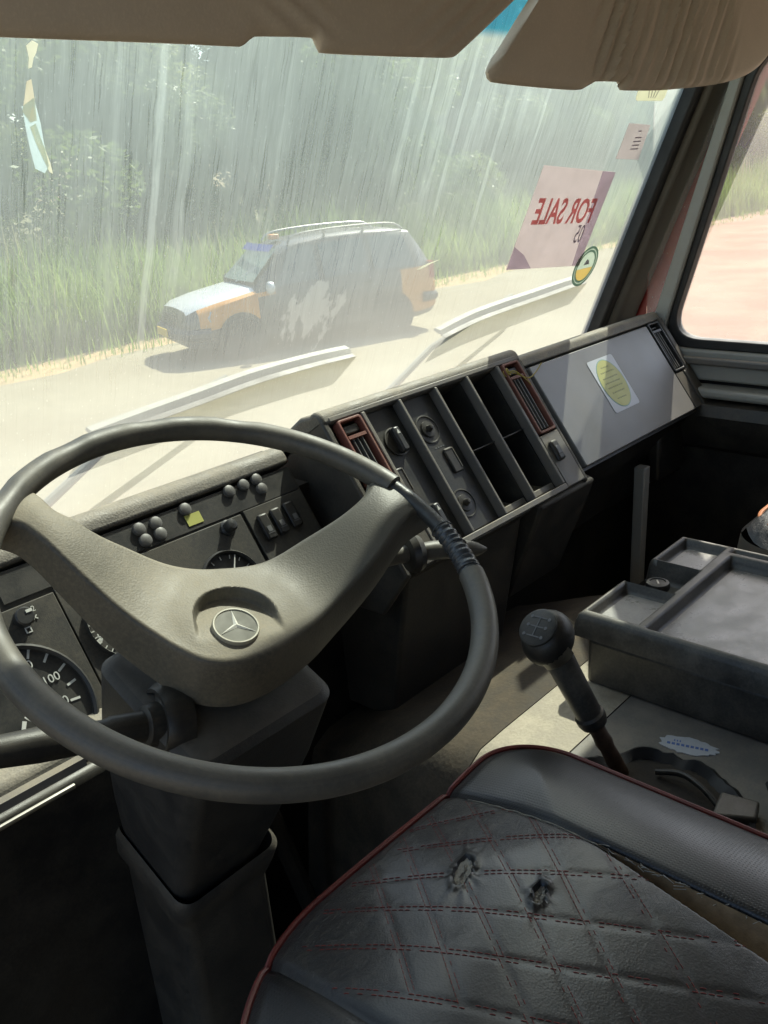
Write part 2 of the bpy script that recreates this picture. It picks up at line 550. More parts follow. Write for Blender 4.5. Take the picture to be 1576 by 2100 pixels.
M['stickeryellow'] = simple('sticker_yellow', (.50, .49, .16), .5, var=.15)
M['stickerline'] = simple('sticker_teal_line', (.25, .40, .36), .5, var=.1)
M['stickertext'] = simple('sticker_faded_text', (.33, .33, .14), .6, var=.1)
M['paper'] = simple('torn_paper', (.55, .57, .60), .7, var=.15, scale=90)


def mat_ground(name, a, b, c, sc=.35):
    t = NT(name)
    co = t.coords()
    n1 = t.noise(co, sc, 6, .6)
    n2 = t.noise(co, 4, 6, .65)
    x = t.n('SeparateXYZ', Vector=co).outputs[0]
    col = t.mix(t.rng(n1, .35, .65), a, b)
    col = t.mix(t.math('MULTIPLY', t.rng(t.math('ADD', x, t.math('MULTIPLY', n1, 14)), 18, 42), .85), col, c)
    col = t.mix(t.rng(n2, .35, .75, 0, .3), col, tuple(q * .6 for q in a))
    return t.done(t.bsdf(col, .95, t.bump(n2, .5, .05), .15))


M['road'] = mat_ground('pale_dirt_road', (.255, .222, .158), (.215, .182, .124), (.26, .215, .15))
M['verge'] = mat_ground('laterite_verge', (.40, .27, .15), (.33, .24, .13), (.46, .26, .16), 1.2)
M['soil'] = mat_ground('scrub_soil', (.12, .10, .05), (.09, .09, .04), (.16, .11, .06))


def mat_leaf(name, a, b, sc=3.0):
    t = NT(name)
    oi = t.n('ObjectInfo')
    co = t.coords()
    n1 = t.noise(co, sc, 3)
    wn_ = t.n('TexWhiteNoise', {'noise_dimensions': '3D'}, Vector=t.n('NewGeometry').outputs['Position']).outputs[0]
    c = t.mix(t.rng(n1, .3, .7), a, b)
    c = t.mix(t.math('MULTIPLY', oi.outputs['Random'], .35), c, tuple(x * .6 for x in a))
    d = t.bsdf(c, .5, None, .25)
    tl = t.n('BsdfTranslucent', Color=c)
    return t.done(t.n('MixShader', i0=.45, i1=d, i2=tl).outputs[0])


M['leaf0'] = mat_leaf('leaves_deep_green', (.10, .14, .035), (.17, .21, .06))
M['leaf1'] = mat_leaf('leaves_olive_green', (.15, .18, .04), (.23, .24, .07))
M['leaf2'] = mat_leaf('leaves_grey_green', (.10, .13, .05), (.16, .18, .08))
M['bark'] = simple('tree_bark', (.13, .10, .07), .9, var=.5, scale=8, bump=.6)
M['grass'] = mat_leaf('tall_grass_blades', (.17, .26, .05), (.29, .36, .10), .8)
M['drygrass'] = mat_leaf('dry_grass_plumes', (.34, .30, .17), (.26, .24, .12), .8)

# ------------------------------------------------------------------ the land outside
def sheet(name, pts, m, z, kind='structure'):
    mb = MB(); mb.add([(x, y, z) for x, y in pts], [tuple(range(len(pts)))])
    o = mb.build(name, m, None, smooth=False, kind=kind)
    return o


sheet('ground', [(-300, -300), (500, -300), (500, 500), (-300, 500)], M['soil'], GROUND)
edge = [(x, 14.6 + .35 * math.sin(x * .7) + .25 * math.sin(x * 1.9 + 1) + random.uniform(-.15, .15)) for x in np.arange(-40, 120, 1.2)]
sheet('road_verge', [(-40, -30), (119, -30)] + edge[::-1], M['verge'], GROUND + .004)
edge = [(x, 13.3 + .25 * math.sin(x * .5 + 2) + .2 * math.sin(x * 1.7) + random.uniform(-.12, .12)) for x in np.arange(-40, 120, 1.2)]
sheet('dirt_road', [(-40, -28), (119, -28)] + edge[::-1], M['road'], GROUND + .008)


M['yard'] = mat_ground('red_dirt_yard', (.30, .19, .13), (.21, .125, .085), (.30, .18, .125), .45)
sheet('dirt_yard', [(5.5, 2.7), (9, 4.6), (14, 7.2), (22, 11.3), (26, 13.3), (30, 14.6), (60, 14.9), (119, 14.6), (119, -29), (5.5, -29)], M['yard'], GROUND + .012)


def leaf_cloud(centres, radii, n, size, flat=.75):
    """leaf-sized bent blades scattered through ellipsoid clumps"""
    vs, fs = [], []
    w = np.array([r ** 2 for r in radii]); w = w / w.sum()
    pick = rng.choice(len(centres), n, p=w)
    d = rng.normal(size=(n, 3)); d /= np.linalg.norm(d, axis=1)[:, None]
    rr = rng.uniform(.35, 1, n) ** .45
    P = np.array(centres)[pick] + d * (np.array(radii)[pick] * rr)[:, None] * np.array([1, 1, flat])
    a = rng.normal(size=(n, 3)); a[:, 2] = a[:, 2] * .5 - .35; a /= np.linalg.norm(a, axis=1)[:, None]
    b = np.cross(a, rng.normal(size=(n, 3))); b /= np.linalg.norm(b, axis=1)[:, None]
    s = size * rng.uniform(.55, 1.35, n)[:, None]
    V = np.empty((n, 4, 3))
    V[:, 0] = P - a * s; V[:, 1] = P + b * s * .42; V[:, 2] = P + a * s; V[:, 3] = P - b * s * .42
    return V.reshape(-1, 3)


def quads_mesh(name, V, m):
    n = len(V) // 4
    me = bpy.data.meshes.new(name)
    me.vertices.add(n * 4); me.vertices.foreach_set('co', V.astype(np.float32).ravel())
    me.loops.add(n * 4); me.loops.foreach_set('vertex_index', np.arange(n * 4, dtype=np.int32))
    me.polygons.add(n); me.polygons.foreach_set('loop_start', np.arange(0, n * 4, 4, dtype=np.int32))
    me.update(calc_edges=True)
    me.materials.append(m)
    return me


def make_tree(height, spread, m, n, size, label, group, low=.18):
    root = thing('tree', label, 'tree', (0, 0, 0), group)
    tr = MB()
    h = height
    pts = [(random.uniform(-.12, .12) * k, random.uniform(-.12, .12) * k, h * .72 * k / 5) for k in range(6)]
    tr.tube(pts, [.17 * h / 8 * (1 - .75 * k / 5) for k in range(6)], 8)
    trunk = tr.build('trunk', M['bark'], root)
    cs, rs = [], []
    for k in range(9):
        a = random.uniform(0, 6.28); z = random.uniform(.28, .62) * h
        L = spread * random.uniform(.45, .85)
        e = (math.cos(a) * L, math.sin(a) * L, z + random.uniform(.08, .28) * h)
        lb = MB()
        p0 = (0, 0, z * .85)
        mid = ((p0[0] + e[0]) / 2, (p0[1] + e[1]) / 2, (p0[2] + e[2]) / 2 + .15)
        lb.tube([p0, mid, e], [.06 * h / 8, .04 * h / 8, .012], 6)
        lb.build('limb', M['bark'], root)
        cs.append(e); rs.append(spread * random.uniform(.28, .5))
    for k in range(16):
        a = random.uniform(0, 6.28); L = spread * random.uniform(0, .9)
        z = random.uniform(low, .95) * h
        L *= (1 - .5 * max(0, z / h - .5) * 2)
        cs.append((math.cos(a) * L, math.sin(a) * L, z)); rs.append(spread * random.uniform(.2, .45))
    me = quads_mesh('crown', leaf_cloud(cs, rs, n, size), m)
    c = bpy.data.objects.new('crown', me); COL.objects.link(c); c.parent = root
    return root


def copy_tree(o, loc, rz, sc, label):
    r = o.copy(); COL.objects.link(r)
    r.location = loc; r.rotation_euler = (0, 0, rz); r.scale = (sc, sc, sc * random.uniform(.92, 1.1)); r['label'] = label
    for ch in o.children:
        c = ch.copy(); COL.objects.link(c); c.parent = r
    return r


TREES = 'trees of the roadside thicket'
LT = ['deep green leafy tree standing in the thicket beyond the tall grass',
      'olive green loose crowned tree standing in the thicket beyond the grass',
      'grey green bushy tree standing in the thicket beyond the grass']
protos = [make_tree(8.5, 2.9, M['leaf0'], 34000, .075, LT[0], TREES),
          make_tree(7.6, 2.6, M['leaf1'], 32000, .07, LT[1], TREES),
          make_tree(6.8, 2.9, M['leaf2'], 34000, .07, LT[2], TREES, .06)]
first = [True] * 3
spots = []
for row, (y0, n, x0, x1) in enumerate(((19.0, 14, 3, 62), (21.5, 18, 4, 72), (25.0, 17, 6, 95), (29, 14, 10, 120))):
    for i in range(n):
        spots.append((x0 + (x1 - x0) * (i + random.uniform(.1, .9)) / n, y0 + random.uniform(-.9, 1.2), row))
for i in range(9):
    spots.append((62 + i * 8 + random.uniform(-3, 3), 12 + random.uniform(-8, 8) - i * 3.0, 2))
for x, y, row in spots:
    k = random.choice((0, 0, 1, 2)) if row else random.choice((1, 2, 2, 0))
    sc = random.uniform(.72, .95) if row == 0 else random.uniform(.95, 1.35)
    if first[k]:
        first[k] = False
        o = protos[k]; o.location = (x, y, GROUND); o.rotation_euler = (0, 0, random.uniform(0, 6.28)); o.scale = (sc, sc, sc)
    else:
        copy_tree(protos[k], (x, y, GROUND), random.uniform(0, 6.28), sc, LT[k])


def grass_mesh(n, x0, x1, y0, y1, h0, h1, w, name):
    """curved tapering blades, four quads each"""
    x = x0 + (x1 - x0) * rng.random(n) ** 1.35
    y = y0 + (y1 - y0) * rng.random(n)
    H = rng.uniform(h0, h1, n) * (1 + .18 * np.sin(x * .9) + .1 * np.sin(x * 2.3 + y))
    H *= .65 + .35 * np.clip((y - y0) / 1.2, 0, 1)
    az = rng.uniform(0, 2 * np.pi, n); bend = rng.uniform(.1, .75, n)
    wid = w * rng.uniform(.5, 1.4, n)
    d = np.stack([np.cos(az), np.sin(az)], 1); s = np.stack([-np.sin(az), np.cos(az)], 1)
    rows = []
    K = 5
    for k in range(K):
        t = k / (K - 1)
        off = bend * t ** 2.2 * H * .6
        z = H * (t - .22 * bend * t ** 3)
        ww = wid * (1 - t ** 1.6) + .001
        cx = x + d[:, 0] * off; cy = y + d[:, 1] * off
        L = np.stack([cx - s[:, 0] * ww, cy - s[:, 1] * ww, z], 1); R = np.stack([cx + s[:, 0] * ww, cy + s[:, 1] * ww, z], 1)
        rows.append((L, R))
    V = np.empty((n, K - 1, 4, 3))
    for k in range(K - 1):
        V[:, k, 0] = rows[k][0]; V[:, k, 1] = rows[k][1]; V[:, k, 2] = rows[k + 1][1]; V[:, k, 3] = rows[k + 1][0]
    return V.reshape(-1, 3)


G = grass_mesh(70000, 2, 75, 14.3, 19.0, 1.0, 1.9, .014, 'grass')
o = bpy.data.objects.new('tall_grass', quads_mesh('tall_grass', G, M['grass'])); COL.objects.link(o); o.location = (0, 0, GROUND)
tag(o, 'tall green grass growing along the far side of the dirt road', 'grass', kind='stuff')
G = grass_mesh(2600, 2, 60, 14.8, 18.5, 1.5, 2.1, .016, 'dry')
o = bpy.data.objects.new('dry_grass', quads_mesh('dry_grass', G, M['drygrass'])); COL.objects.link(o); o.location = (0, 0, GROUND)
tag(o, 'pale dry plumes standing among the tall green grass', 'grass', kind='stuff')

G = grass_mesh(5200, 2, 70, 13.2, 14.9, .10, .42, .010, 'weeds')
o = bpy.data.objects.new('verge_weeds', quads_mesh('verge_weeds', G, M['grass'])); COL.objects.link(o); o.location = (0, 0, GROUND)
tag(o, 'low weeds creeping over the orange verge of the road', 'weeds', kind='stuff')

# ------------------------------------------------------------------ the car on the far side of the road
def build_car():
    cx, cy, hd = 10.4, 11.4, rad(161)
    fw = (math.cos(hd), math.sin(hd), 0); lf = (-math.sin(hd), math.cos(hd), 0)
    F = Frame((cx, cy, GROUND + .008), fw, lf, (0, 0, 1))     # u forward, v to the car's left, n up
    car = thing('parked_car', 'old estate car with bonnet pale with reflected sky, orange front wing and dark sides parked beyond the road', 'car', F(0, 0, 0))
    paint_dark = simple('car_dark_paint', (.07, .068, .066), .3, var=.3, scale=4)
    paint_or = simple('car_orange_paint', (.52, .22, .035), .35, var=.25, scale=5)
    paint_hood = simple('car_bonnet_sky_pale', (.48, .50, .52), .22, var=.12, scale=4)  # pale tone carries the bonnet's reflection of the sky
    cglass = simple('car_dark_glass', (.065, .08, .08), .08, spec=.8, var=.2)
    wglass = simple('car_windscreen_glass', (.24, .30, .28), .08, spec=.9, var=.2)
    black = simple('car_black_trim', (.02, .02, .02), .5, var=.3)
    rail_m = simple('car_rail_metal', (.30, .29, .27), .35, metal=.6, var=.3)
    blue = simple('car_blue_sunstrip', (.05, .07, .30), .4, var=.2)
    plate_m = simple('car_yellow_plate', (.62, .42, .05), .5, var=.1)
    tyre_m = simple('car_tyre', (.02, .02, .02), .8, var=.3)
    rimm = simple('car_wheel_rim', (.3, .3, .3), .4, metal=.5, var=.3)
    lens = simple('car_headlight_lens', (.35, .36, .36), .12, spec=.8, var=.2)
    # station: u, zlow, w, belt, wtop, top
    st = [(2.20, .40, .60, .58, .52, .66), (2.14, .34, .74, .66, .60, .79), (2.0, .30, .82, .74, .68, .86), (1.7, .29, .86, .83, .72, .93),
          (1.35, .29, .875, .90, .73, .99), (1.05, .29, .88, .96, .72, 1.04), (.75, .29, .88, .98, .66, 1.32), (.45, .29, .88, 1.0, .60, 1.58),
          (.2, .29, .88, 1.01, .60, 1.65), (-.3, .29, .88, 1.02, .61, 1.70), (-.9, .29, .88, 1.03, .61, 1.71), (-1.5, .30, .875, 1.04, .60, 1.69),
          (-1.85, .32, .86, 1.05, .58, 1.64), (-2.05, .36, .84, 1.06, .62, 1.35), (-2.15, .40, .82, 1.04, .72, 1.10), (-2.2, .45, .78, .80, .72, .95)]

    def half(s):
        u, zl, w, zb, wt, zt = s
        zl *= .72
        return [(0, zl), (w * .86, zl), (w * .985, zl + .10), (w, (zl + zb) / 2), (w * .985, zb - .06), (w * .955, zb), (wt + .015, zt - .055), (wt * .88, zt - .008), (wt * .45, zt + .012), (0, zt + .018)]
    rings = []
    for s in st:
        h = half(s)
        rings.append([F(s[0], v, z) for v, z in h] + [F(s[0], -v, z) for v, z in h[-2:0:-1]])
    n = len(rings[0])
    groups = {'body': [], 'bonnet': [], 'front_wing': [], 'rear_panel': []}
    for i in range(len(st) - 1):
        um = (st[i][0] + st[i + 1][0]) / 2
        for j in range(n):
            jj = j if j < 9 else n - 1 - j       # mirrored band index
            key = 'body'
            if 1.05 < um < 2.14 and jj >= 6: key = 'bonnet'
            elif 1.1 < um < 2.05 and 3 <= jj < 6 or (.7 < um < 1.1 and jj == 4): key = 'front_wing'
            elif um < -1.55 and 2 <= jj < 5: key = 'rear_panel'
            groups[key].append((i, j))
    mats = {'body': paint_dark, 'bonnet': paint_hood, 'front_wing': paint_or, 'rear_panel': paint_or}
    for key, cells in groups.items():
        mb = MB()
        flat = [p for r in rings for p in r]
        mb.v = flat
        mb.f = [(i * n + j, i * n + (j + 1) % n, (i + 1) * n + (j + 1) % n, (i + 1) * n + j) for i, j in cells]
        if key == 'body':
            mb.f.append(tuple(range(n - 1, -1, -1))); mb.f.append(tuple((len(st) - 1) * n + j for j in range(n)))
        used = sorted({k for f in mb.f for k in f}); mp = {k: q for q, k in enumerate(used)}
        m2 = MB(); m2.v = [flat[k] for k in used]; m2.f = [tuple(mp[k] for k in f) for f in mb.f]
        m2.build(key, mats[key], car, ang=40)

    def surf(u, t, side, off=.012):
        """a point on the glasshouse flank, t 0 at the belt and 1 at the roof edge"""
        us = [s[0] for s in st]
        k = max(i for i in range(len(st)) if us[i] >= u) if u < us[0] else 0
        k = min(k, len(st) - 2)
        f = (us[k] - u) / (us[k] - us[k + 1])
        a, b = half(st[k]), half(st[k + 1])
        lo = [a[5][q] * (1 - f) + b[5][q] * f for q in (0, 1)]; hi = [a[6][q] * (1 - f) + b[6][q] * f for q in (0, 1)]
        return F(u, side * (lo[0] + (hi[0] - lo[0]) * t + off), lo[1] + (hi[1] - lo[1]) * t + off * .4)
    for side in (1, -1):
        for u0, u1, sl0, sl1 in ((.80, -.02, .42, 0), (-.12, -.92, 0, 0), (-1.02, -1.80, 0, .12)):
            mb = MB(); rows = []
            for t in (.06, .35, .65, .92):
                a = u0 - sl0 * t; b = u1 + sl1 * t
                rows.append([surf(a + (b - a) * q / 6, t, side) for q in range(7)])
            mb.grid(rows)
            mb.build('side_window', cglass, car)
        mr = MB()
        pts = [F(.35, side * .53, 1.62), F(.2, side * .545, 1.735), F(-.3, side * .55, 1.78), F(-1.0, side * .55, 1.79), F(-1.55, side * .54, 1.765), F(-1.75, side * .53, 1.66)]
        mr.tube(interp(pts, 24).tolist(), .018, 8)
        for uu in (-.3, -1.0): mr.tube([F(uu, side * .545, 1.66), F(uu, side * .55, 1.78)], .02, 6)
        mr.build('roof_rail', rail_m, car)
        mm = MB(); mm.lathe(axis_frame(F(.88, side * .96, 1.03), fw), [(.02, .05), (.085, .03), (.10, 0), (.09, -.05), (.03, -.08)], 14)
        mm.tube([F(.86, side * .86, 1.0), F(.86, side * .94, 1.02)], .02, 6)
        mm.build('door_mirror', black if side < 0 else paint_hood, car)
        hl = MB(); rows = []
        for q in range(5):
            a = q / 4
            rows.append([F(2.155 - .33 * a ** 1.5, side * (.48 + .37 * a), .62), F(2.175 - .33 * a ** 1.5, side * (.48 + .37 * a), .69), F(2.13 - .33 * a ** 1.5, side * (.47 + .36 * a), .775)])
        hl.grid(rows); hl.build('headlight', lens, car)
        for uu in (1.36, -1.30):
            W = axis_frame(F(uu, side * .70, .335), Vector(lf) * side)
            mt = MB(); mt.lathe(W, [(.20, .0), (.30, .0), (.335, .04), (.335, .17), (.30, .205), (.205, .205)], 28)
            ty = mt.build('wheel', tyre_m, car)
            mw = MB(); mw.lathe(W, [(.205, .19), (.19, .2), (.16, .185), (.07, .195), (.03, .205)], 20)
            mw.build('wheel_rim', rimm, ty)
            arch = MB()
            arch.prism(Frame(F(uu, side * .872, .33), fw, (0, 0, 1), Vector(lf) * side), circ(0, 0, .385, 28), 0, .012)
            arch.build('wheel_arch', black, car)
        dh = MB(); dh.box(F, -.02, .14, side * .885 - .012, side * .885 + .012, .90, .925); dh.box(F, -.92, -.78, side * .885 - .012, side * .885 + .012, .91, .935)
        dh.build('door_handle', black, car)
    ws = MB(); rows = []
    for t in (.04, .3, .6, .9):
        u = 1.03 + (.47 - 1.03) * t; z = 1.075 + (1.60 - 1.075) * t; w = .66 + (.54 - .66) * t
        rows.append([F(u + .05 * (1 - (q / 4 - 1) ** 2) + .02, w * (q / 4 - 1), z + .015) for q in range(9)])
    ws.grid(rows); ws.build('windscreen', wglass, car)
    ss = MB(); rows = []
    for t in (.78, .96):
        u = 1.03 + (.47 - 1.03) * t; z = 1.09 + (1.60 - 1.075) * t; w = .67 + (.56 - .67) * t
        rows.append([F(u + .05 * (1 - (q / 4 - 1) ** 2) + .09, w * (q / 4 - 1), z + .03) for q in range(9)])
    ss.grid(rows); ss.build('sun_strip', blue, car)
    bc = MB(); bc.box(F, .28, .42, -.08, .10, 1.665, 1.745); bc.build('roof_lamp', simple('car_orange_lamp', (.62, .24, .08), .4), car, bevel=.015)
    gr = MB()
    for k in range(4): gr.box(F, 2.15, 2.20, -.40, .40, .585 + k * .035, .605 + k * .035)
    gr.build('grille', black, car)
    bp = MB(); pts = [F(1.85, -.86, .45), F(2.12, -.74, .45), F(2.25, -.4, .45), F(2.27, 0, .45), F(2.25, .4, .45), F(2.12, .74, .45), F(1.85, .86, .45)]
    bp.tube(interp(pts, 20).tolist(), .09, 10); bp.build('front_bumper', simple('car_bumper', (.06, .06, .065), .5), car)
    bp = MB(); pts = [F(-1.9, -.84, .55), F(-2.2, -.7, .55), F(-2.25, 0, .55), F(-2.2, .7, .55), F(-1.9, .84, .55)]
    bp.tube(interp(pts, 16).tolist(), .09, 10); bp.build('rear_bumper', black, car)
    pl = MB(); pl.box(F, 2.355, 2.37, -.26, .26, .40, .52); pl.build('number_plate', plate_m, car)
    wp = MB(); wp.tube([F(1.08, .05, 1.09), F(.86, .42, 1.30)], .012, 6); wp.build('wiper', simple('car_wiper_grey', (.5, .5, .5), .4), car)
    tl = MB(); tl.box(F, -2.16, -2.06, .70, .83, .85, 1.12); tl.build('tail_light', simple('car_tail_red', (.3, .02, .02), .2), car)


build_car()

# ------------------------------------------------------------------ cab shell
RAKE = rad(22.854)
GW = Frame((0, 1.03, -.36), (1, 0, 0), (0, -math.sin(RAKE), math.cos(RAKE)), (0, -math.cos(RAKE), -math.sin(RAKE)))  # n points into the cab
cab = thing('truck_cab', 'inside of an old truck cab around the driver, with dusty windscreen and grey pillars', 'truck cab', (.85, .1, GROUND))


def pane(name, F, u0, u1, v0, v1, th, outer, parent):
    mb = MB(); mb.box(F, u0, u1, v0, v1, -th, 0)
    o = mb.build(name, [M['clear'], outer], parent, smooth=False)
    me = o.data
    uvl = me.uv_layers.new(name='UVMap')
    off = OFF[o]
    for p in me.polygons:
        d = Vector(p.normal)
        p.material_index = 1 if d.dot(F.n) < -.9 else 0
        for li in p.loop_indices:
            w = Vector(me.vertices[me.loops[li].vertex_index].co) + off - F.o
            uvl.data[li].uv = (w.dot(F.u), w.dot(F.v))
    return o


screen = pane('windscreen', GW, -.32, 1.93, -.14, .835, .006, M['dust_front'], cab)
sb = MB(); sb.box(GW, 1.818, 1.85, -.14, .86, -.02, .022)
sb.build('windscreen_seal', M['seal'], cab, bevel=.006)
sb = MB(); sb.box(GW, -.36, -.27, -.14, .86, -.02, .03)
sb.build('windscreen_seal', M['seal'], cab, bevel=.006)
r_ = MB(); r_.box(WORLD, -.45, 1.98, -.9, .66, .47, .51)
r_.build('roof', M['liner'], cab)
r_ = MB(); r_.prism(Frame((0, 0, 0), (0, 1, 0), (0, 0, 1), (1, 0, 0)), [(.655, .51), (.655, .465), (.685, .425), (.70, .41), (.735, .41), (.75, .51)], -.45, 1.98)
r_.build('windscreen_header', M['liner'], cab)
r_ = MB(); r_.box(WORLD, -.45, 1.98, -.94, -.9, -1.2, .51)
r_.build('rear_wall', M['liner'], cab)
r_ = MB(); r_.box(WORLD, -.45, 2.0, -.9, 1.12, -1.18, -1.12)
r_.build('floor', M['dirtfloor'], cab)
r_ = MB(); r_.box(WORLD, -.45, 2.0, 1.02, 1.09, -1.4, -.43)
r_.build('front_panel', M['redpaint'], cab)
r_ = MB(); r_.box(WORLD, -.45, -.41, -.9, -.72, -1.2, .47); r_.build('side_panel', M['liner'], cab)
r_ = MB(); r_.prism(Frame((0, 0, 0), (0, 1, 0), (0, 0, 1), (1, 0, 0)), [(-.9, .20), (.70, .20), (.64, .33), (.66, .47), (-.9, .47)], 1.895, 1.98); r_.build('side_panel', M['liner'], cab)
r_ = MB(); r_.box(WORLD, 1.895, 1.98, -.9, -.60, -1.2, .20); r_.build('side_panel', M['liner'], cab)
r_ = MB(); r_.box(WORLD, -.45, -.40, -.42, 1.0, -1.25, -.98); r_.build('door_sill', M['black'], cab)
# pillar trim beside the windscreen: a moulded channel following the rake
def along(v, x, dn):
    return GW(x, v, dn)
pt = MB()
rows = []
for v in np.linspace(-.10, .86, 12):
    e = .0 + .02 * (v / .5)
    rows.append([GW(1.845, v, .0), GW(1.842, v, .026), GW(1.850 - e * .3, v, .036), GW(1.866, v, .040), GW(1.876, v, .050), GW(1.890, v, .054), GW(1.900, v, .055), GW(1.900, v, -.02)])
pt.grid(rows, close_v=True, caps=True)
pt.build('pillar_trim', M['trim'], cab, bevel=.004)
pt = MB(); pt.box(GW, 1.9025, 1.945, -.45, .86, -.05, .092)
pt.build('corner_pillar', M['redpaint'], cab)
pt = MB(); pt.box(GW, -.48, -.36, -.45, .86, -.05, .10)
pt.build('corner_pillar', M['trim'], cab)
tb = MB()
tb.box(Frame(GW(1.87, .02, .063), (1, 0, 0), (0, 1, 0)), -.006, .006, -.006, .006, -.004, .004)
tb.build('trim_button', M['black'], cab)

# ------------------------------------------------------------------ passenger door
door = thing('passenger_door', 'grey passenger door with its side window wound up, right of the glovebox', 'door', (1.9, .2, -1.1))
DF = Frame((1.87, 0, 0), (0, 1, 0), (0, 0, 1), (-1, 0, 0))      # u = y, v = z, n into the cab
def door_poly(front_bot, front_top, rear, zb, zt, r, k=8):
    pts = []
    def corner(p, a, b):
        a = Vector(a).normalized(); b = Vector(b).normalized(); p = Vector(p)
        p0 = p + a * r; p1 = p + b * r
        for i in range(k + 1):
            t = i / k
            pts.append(tuple(p0 * (1 - t) ** 2 + p * 2 * t * (1 - t) + p1 * t * t))
    fd = Vector((front_top - front_bot, zt - zb))
    corner((front_bot, zb), (-1, 0), fd)
    corner((front_top, zt), -fd, (-1, 0))
    corner((rear, zt), (1, 0), (0, -1))
    corner((rear, zb), (0, 1), (1, 0))
    return pts
inner = door_poly(.868, .708, -.55, -.385, .165, .07)
# slope the sill slightly
outer = door_poly(.94, .733, -.62, -.47, .225, .06)
mid_ = door_poly(.887, .722, -.57, -.405, .185, .065)
ring_plate(DF, outer, mid_, -.02, .02).build('window_frame', M['door'], door, bevel=.006)
ring_plate(DF, mid_, inner, -.018, .010).build('window_seal', M['seal'], door, bevel=.003)
pg = pane('window_glass', Frame((1.875, 0, -.1), (0, 1, 0), (0, 0, 1), (-1, 0, 0)), -.60, .93, -.32, .29, .004, M['dust_side'], door)
d_ = MB(); d_.box(DF, -.7, .86, -.500, -.478, .0, .055)
d_.build('door_ledge', M['door'], door, bevel=.008)
d_ = MB(); d_.box(DF, -.7, .86, -.435, -.418, .021, .035); d_.build('sill_moulding', M['frame'], door, bevel=.005)
d_ = MB()
rows = []
for y in np.linspace(-.7, .855, 20):
    rows.append([DF(y, z, nn + .02 * math.sin(max(0, (y + .3)) * 1.6)) for z, nn in ((-.505, .0), (-.508, .05), (-.53, .062), (-.56, .058), (-.60, .04), (-.62, 0))])
d_.grid(rows, close_v=True, caps=True)
d_.build('armrest', M['black'], door)
d_ = MB(); d_.box(DF, -.7, .95, -1.12, -.47, -.03, -.002); d_.build('door_panel', M['black'], door, bevel=.01)

# ------------------------------------------------------------------ dashboard
dash = thing('dashboard', 'dusty grey truck dashboard below the windscreen with open slots and glovebox', 'dashboard', (.85, .95, -1.1))


def slope(deg):
    return (0, -math.sin(rad(deg)), -math.cos(rad(deg)))


CF = Frame((0, .90, -.309), (1, 0, 0), slope(35.4)); CF.n = Vector((0, -math.cos(rad(35.4)), math.sin(rad(35.4))))
GF = Frame((0, .888, -.335), (1, 0, 0), slope(36)); GF.n = Vector((0, -math.cos(rad(36)), math.sin(rad(36))))
KI = 1.057
IF = Frame((0, .88 * KI, -.36 * KI), (1, 0, 0), slope(35)); IF.n = Vector((0, -math.cos(rad(35)), math.sin(rad(35))))
YZ = Frame((0, 0, 0), (0, 1, 0), (0, 0, 1), (1, 0, 0))


def bullnose(F, v0, depth_pts, r, x0, x1, name, m, parent, k=8):
    """padded edge: face foot at (v0), rounding over the top then running forward through depth_pts (y, z)"""
    a = F(0, v0, 0)
    # rounded profile in the YZ plane
    n = Vector((F.n.y, F.n.z)); t = Vector((-F.v.y, -F.v.z))
    base = Vector((a.y, a.z))
    c = base - n * r
    end = Vector((-n.y, n.x)); 
    pr = []
    for i in range(k + 1):
        th = rad(0 + 110 * i / k)
        q = c + n * r * math.cos(th) + t * r * math.sin(th)
        pr.append((q.x, q.y))
    pr += depth_pts
    low = depth_pts[-1]
    pr.append((low[0], low[1] - .06)); q = F(0, v0 + .01, -.05); pr.append((q.y, q.z)); q = F(0, v0 + .012, 0); pr.append((q.y, q.z))
    mb = MB(); mb.prism(YZ, pr, x0, x1)
    return mb.build(name, m, parent, ang=30, bevel=.006, seg=3)


# --- instrument binnacle
X1 = .802
bullnose(IF, -.012, [(.985, -.372), (1.05, -.415)], .020, -.15, X1, 'instrument_hood', M['pad'], dash)
ip = MB(); ip.box(IF, -.15, X1, .004, .200, -.05, -.008)
panel = ip.build('instrument_panel', M['inst'], dash, bevel=.002)


def I(u, v, c=0): return IF(u * KI, v * KI, c - .008)
IFs = Frame(IF(0, 0, -.008), IF.u, IF.v, IF.n)
# recessed strip of warning lamps and lower trim plates
w_ = MB(); w_.box(IFs, .36, X1 - .006, .004, .037 * KI, .0005, .003); w_.build('lamp_strip', M['panel'], panel)
w_ = MB(); w_.box(IFs, .415, .650 * KI, .0405 * KI, .199, .0005, .005); w_.build('gauge_plate', M['inst'], panel, bevel=.001)
w_ = MB(); w_.box(IFs, .655 * KI, X1 - .006, .0385 * KI, .199, .0005, .005); w_.build('switch_plate', M['inst'], panel, bevel=.001)
w_ = MB(); w_.box(IFs, -.12, .390 * KI, .044 * KI, .199, .0005, .008); w_.build('speedometer_plate', M['inst'], panel, bevel=.001)
for u, v in ((.515, .013), (.538, .013), (.516, .028), (.537, .027), (.582, .010), (.651, .008), (.675, .007), (.697, .006), (.698, .020)):
    b_ = MB(); b_.lathe(Frame(I(u, v, .002), IF.u, IF.v, IF.n), [(.0085, 0), (.0085, .003), (.0078, .0055), (.005, .0068), (.001, .0072)], 14)
    b_.build('warning_lamp', M['bulb'], dash)
y_ = MB(); y_.box(Frame(I(.5875, .0245, .003), IF.u, IF.v, IF.n), -.0115, .0115, -.0075, .0075, 0, .0012)
y_.build('yellow_label', M['yellow'], dash)
k_ = MB(); k_.lathe(Frame(I(.623, .051, .005), IF.u, IF.v, IF.n), [(.011, 0), (.011, .002), (.0085, .004), (.0085, .012), (.006, .016), (.001, .017)], 18)
k_.build('push_knob', M['darkgrey'], dash)
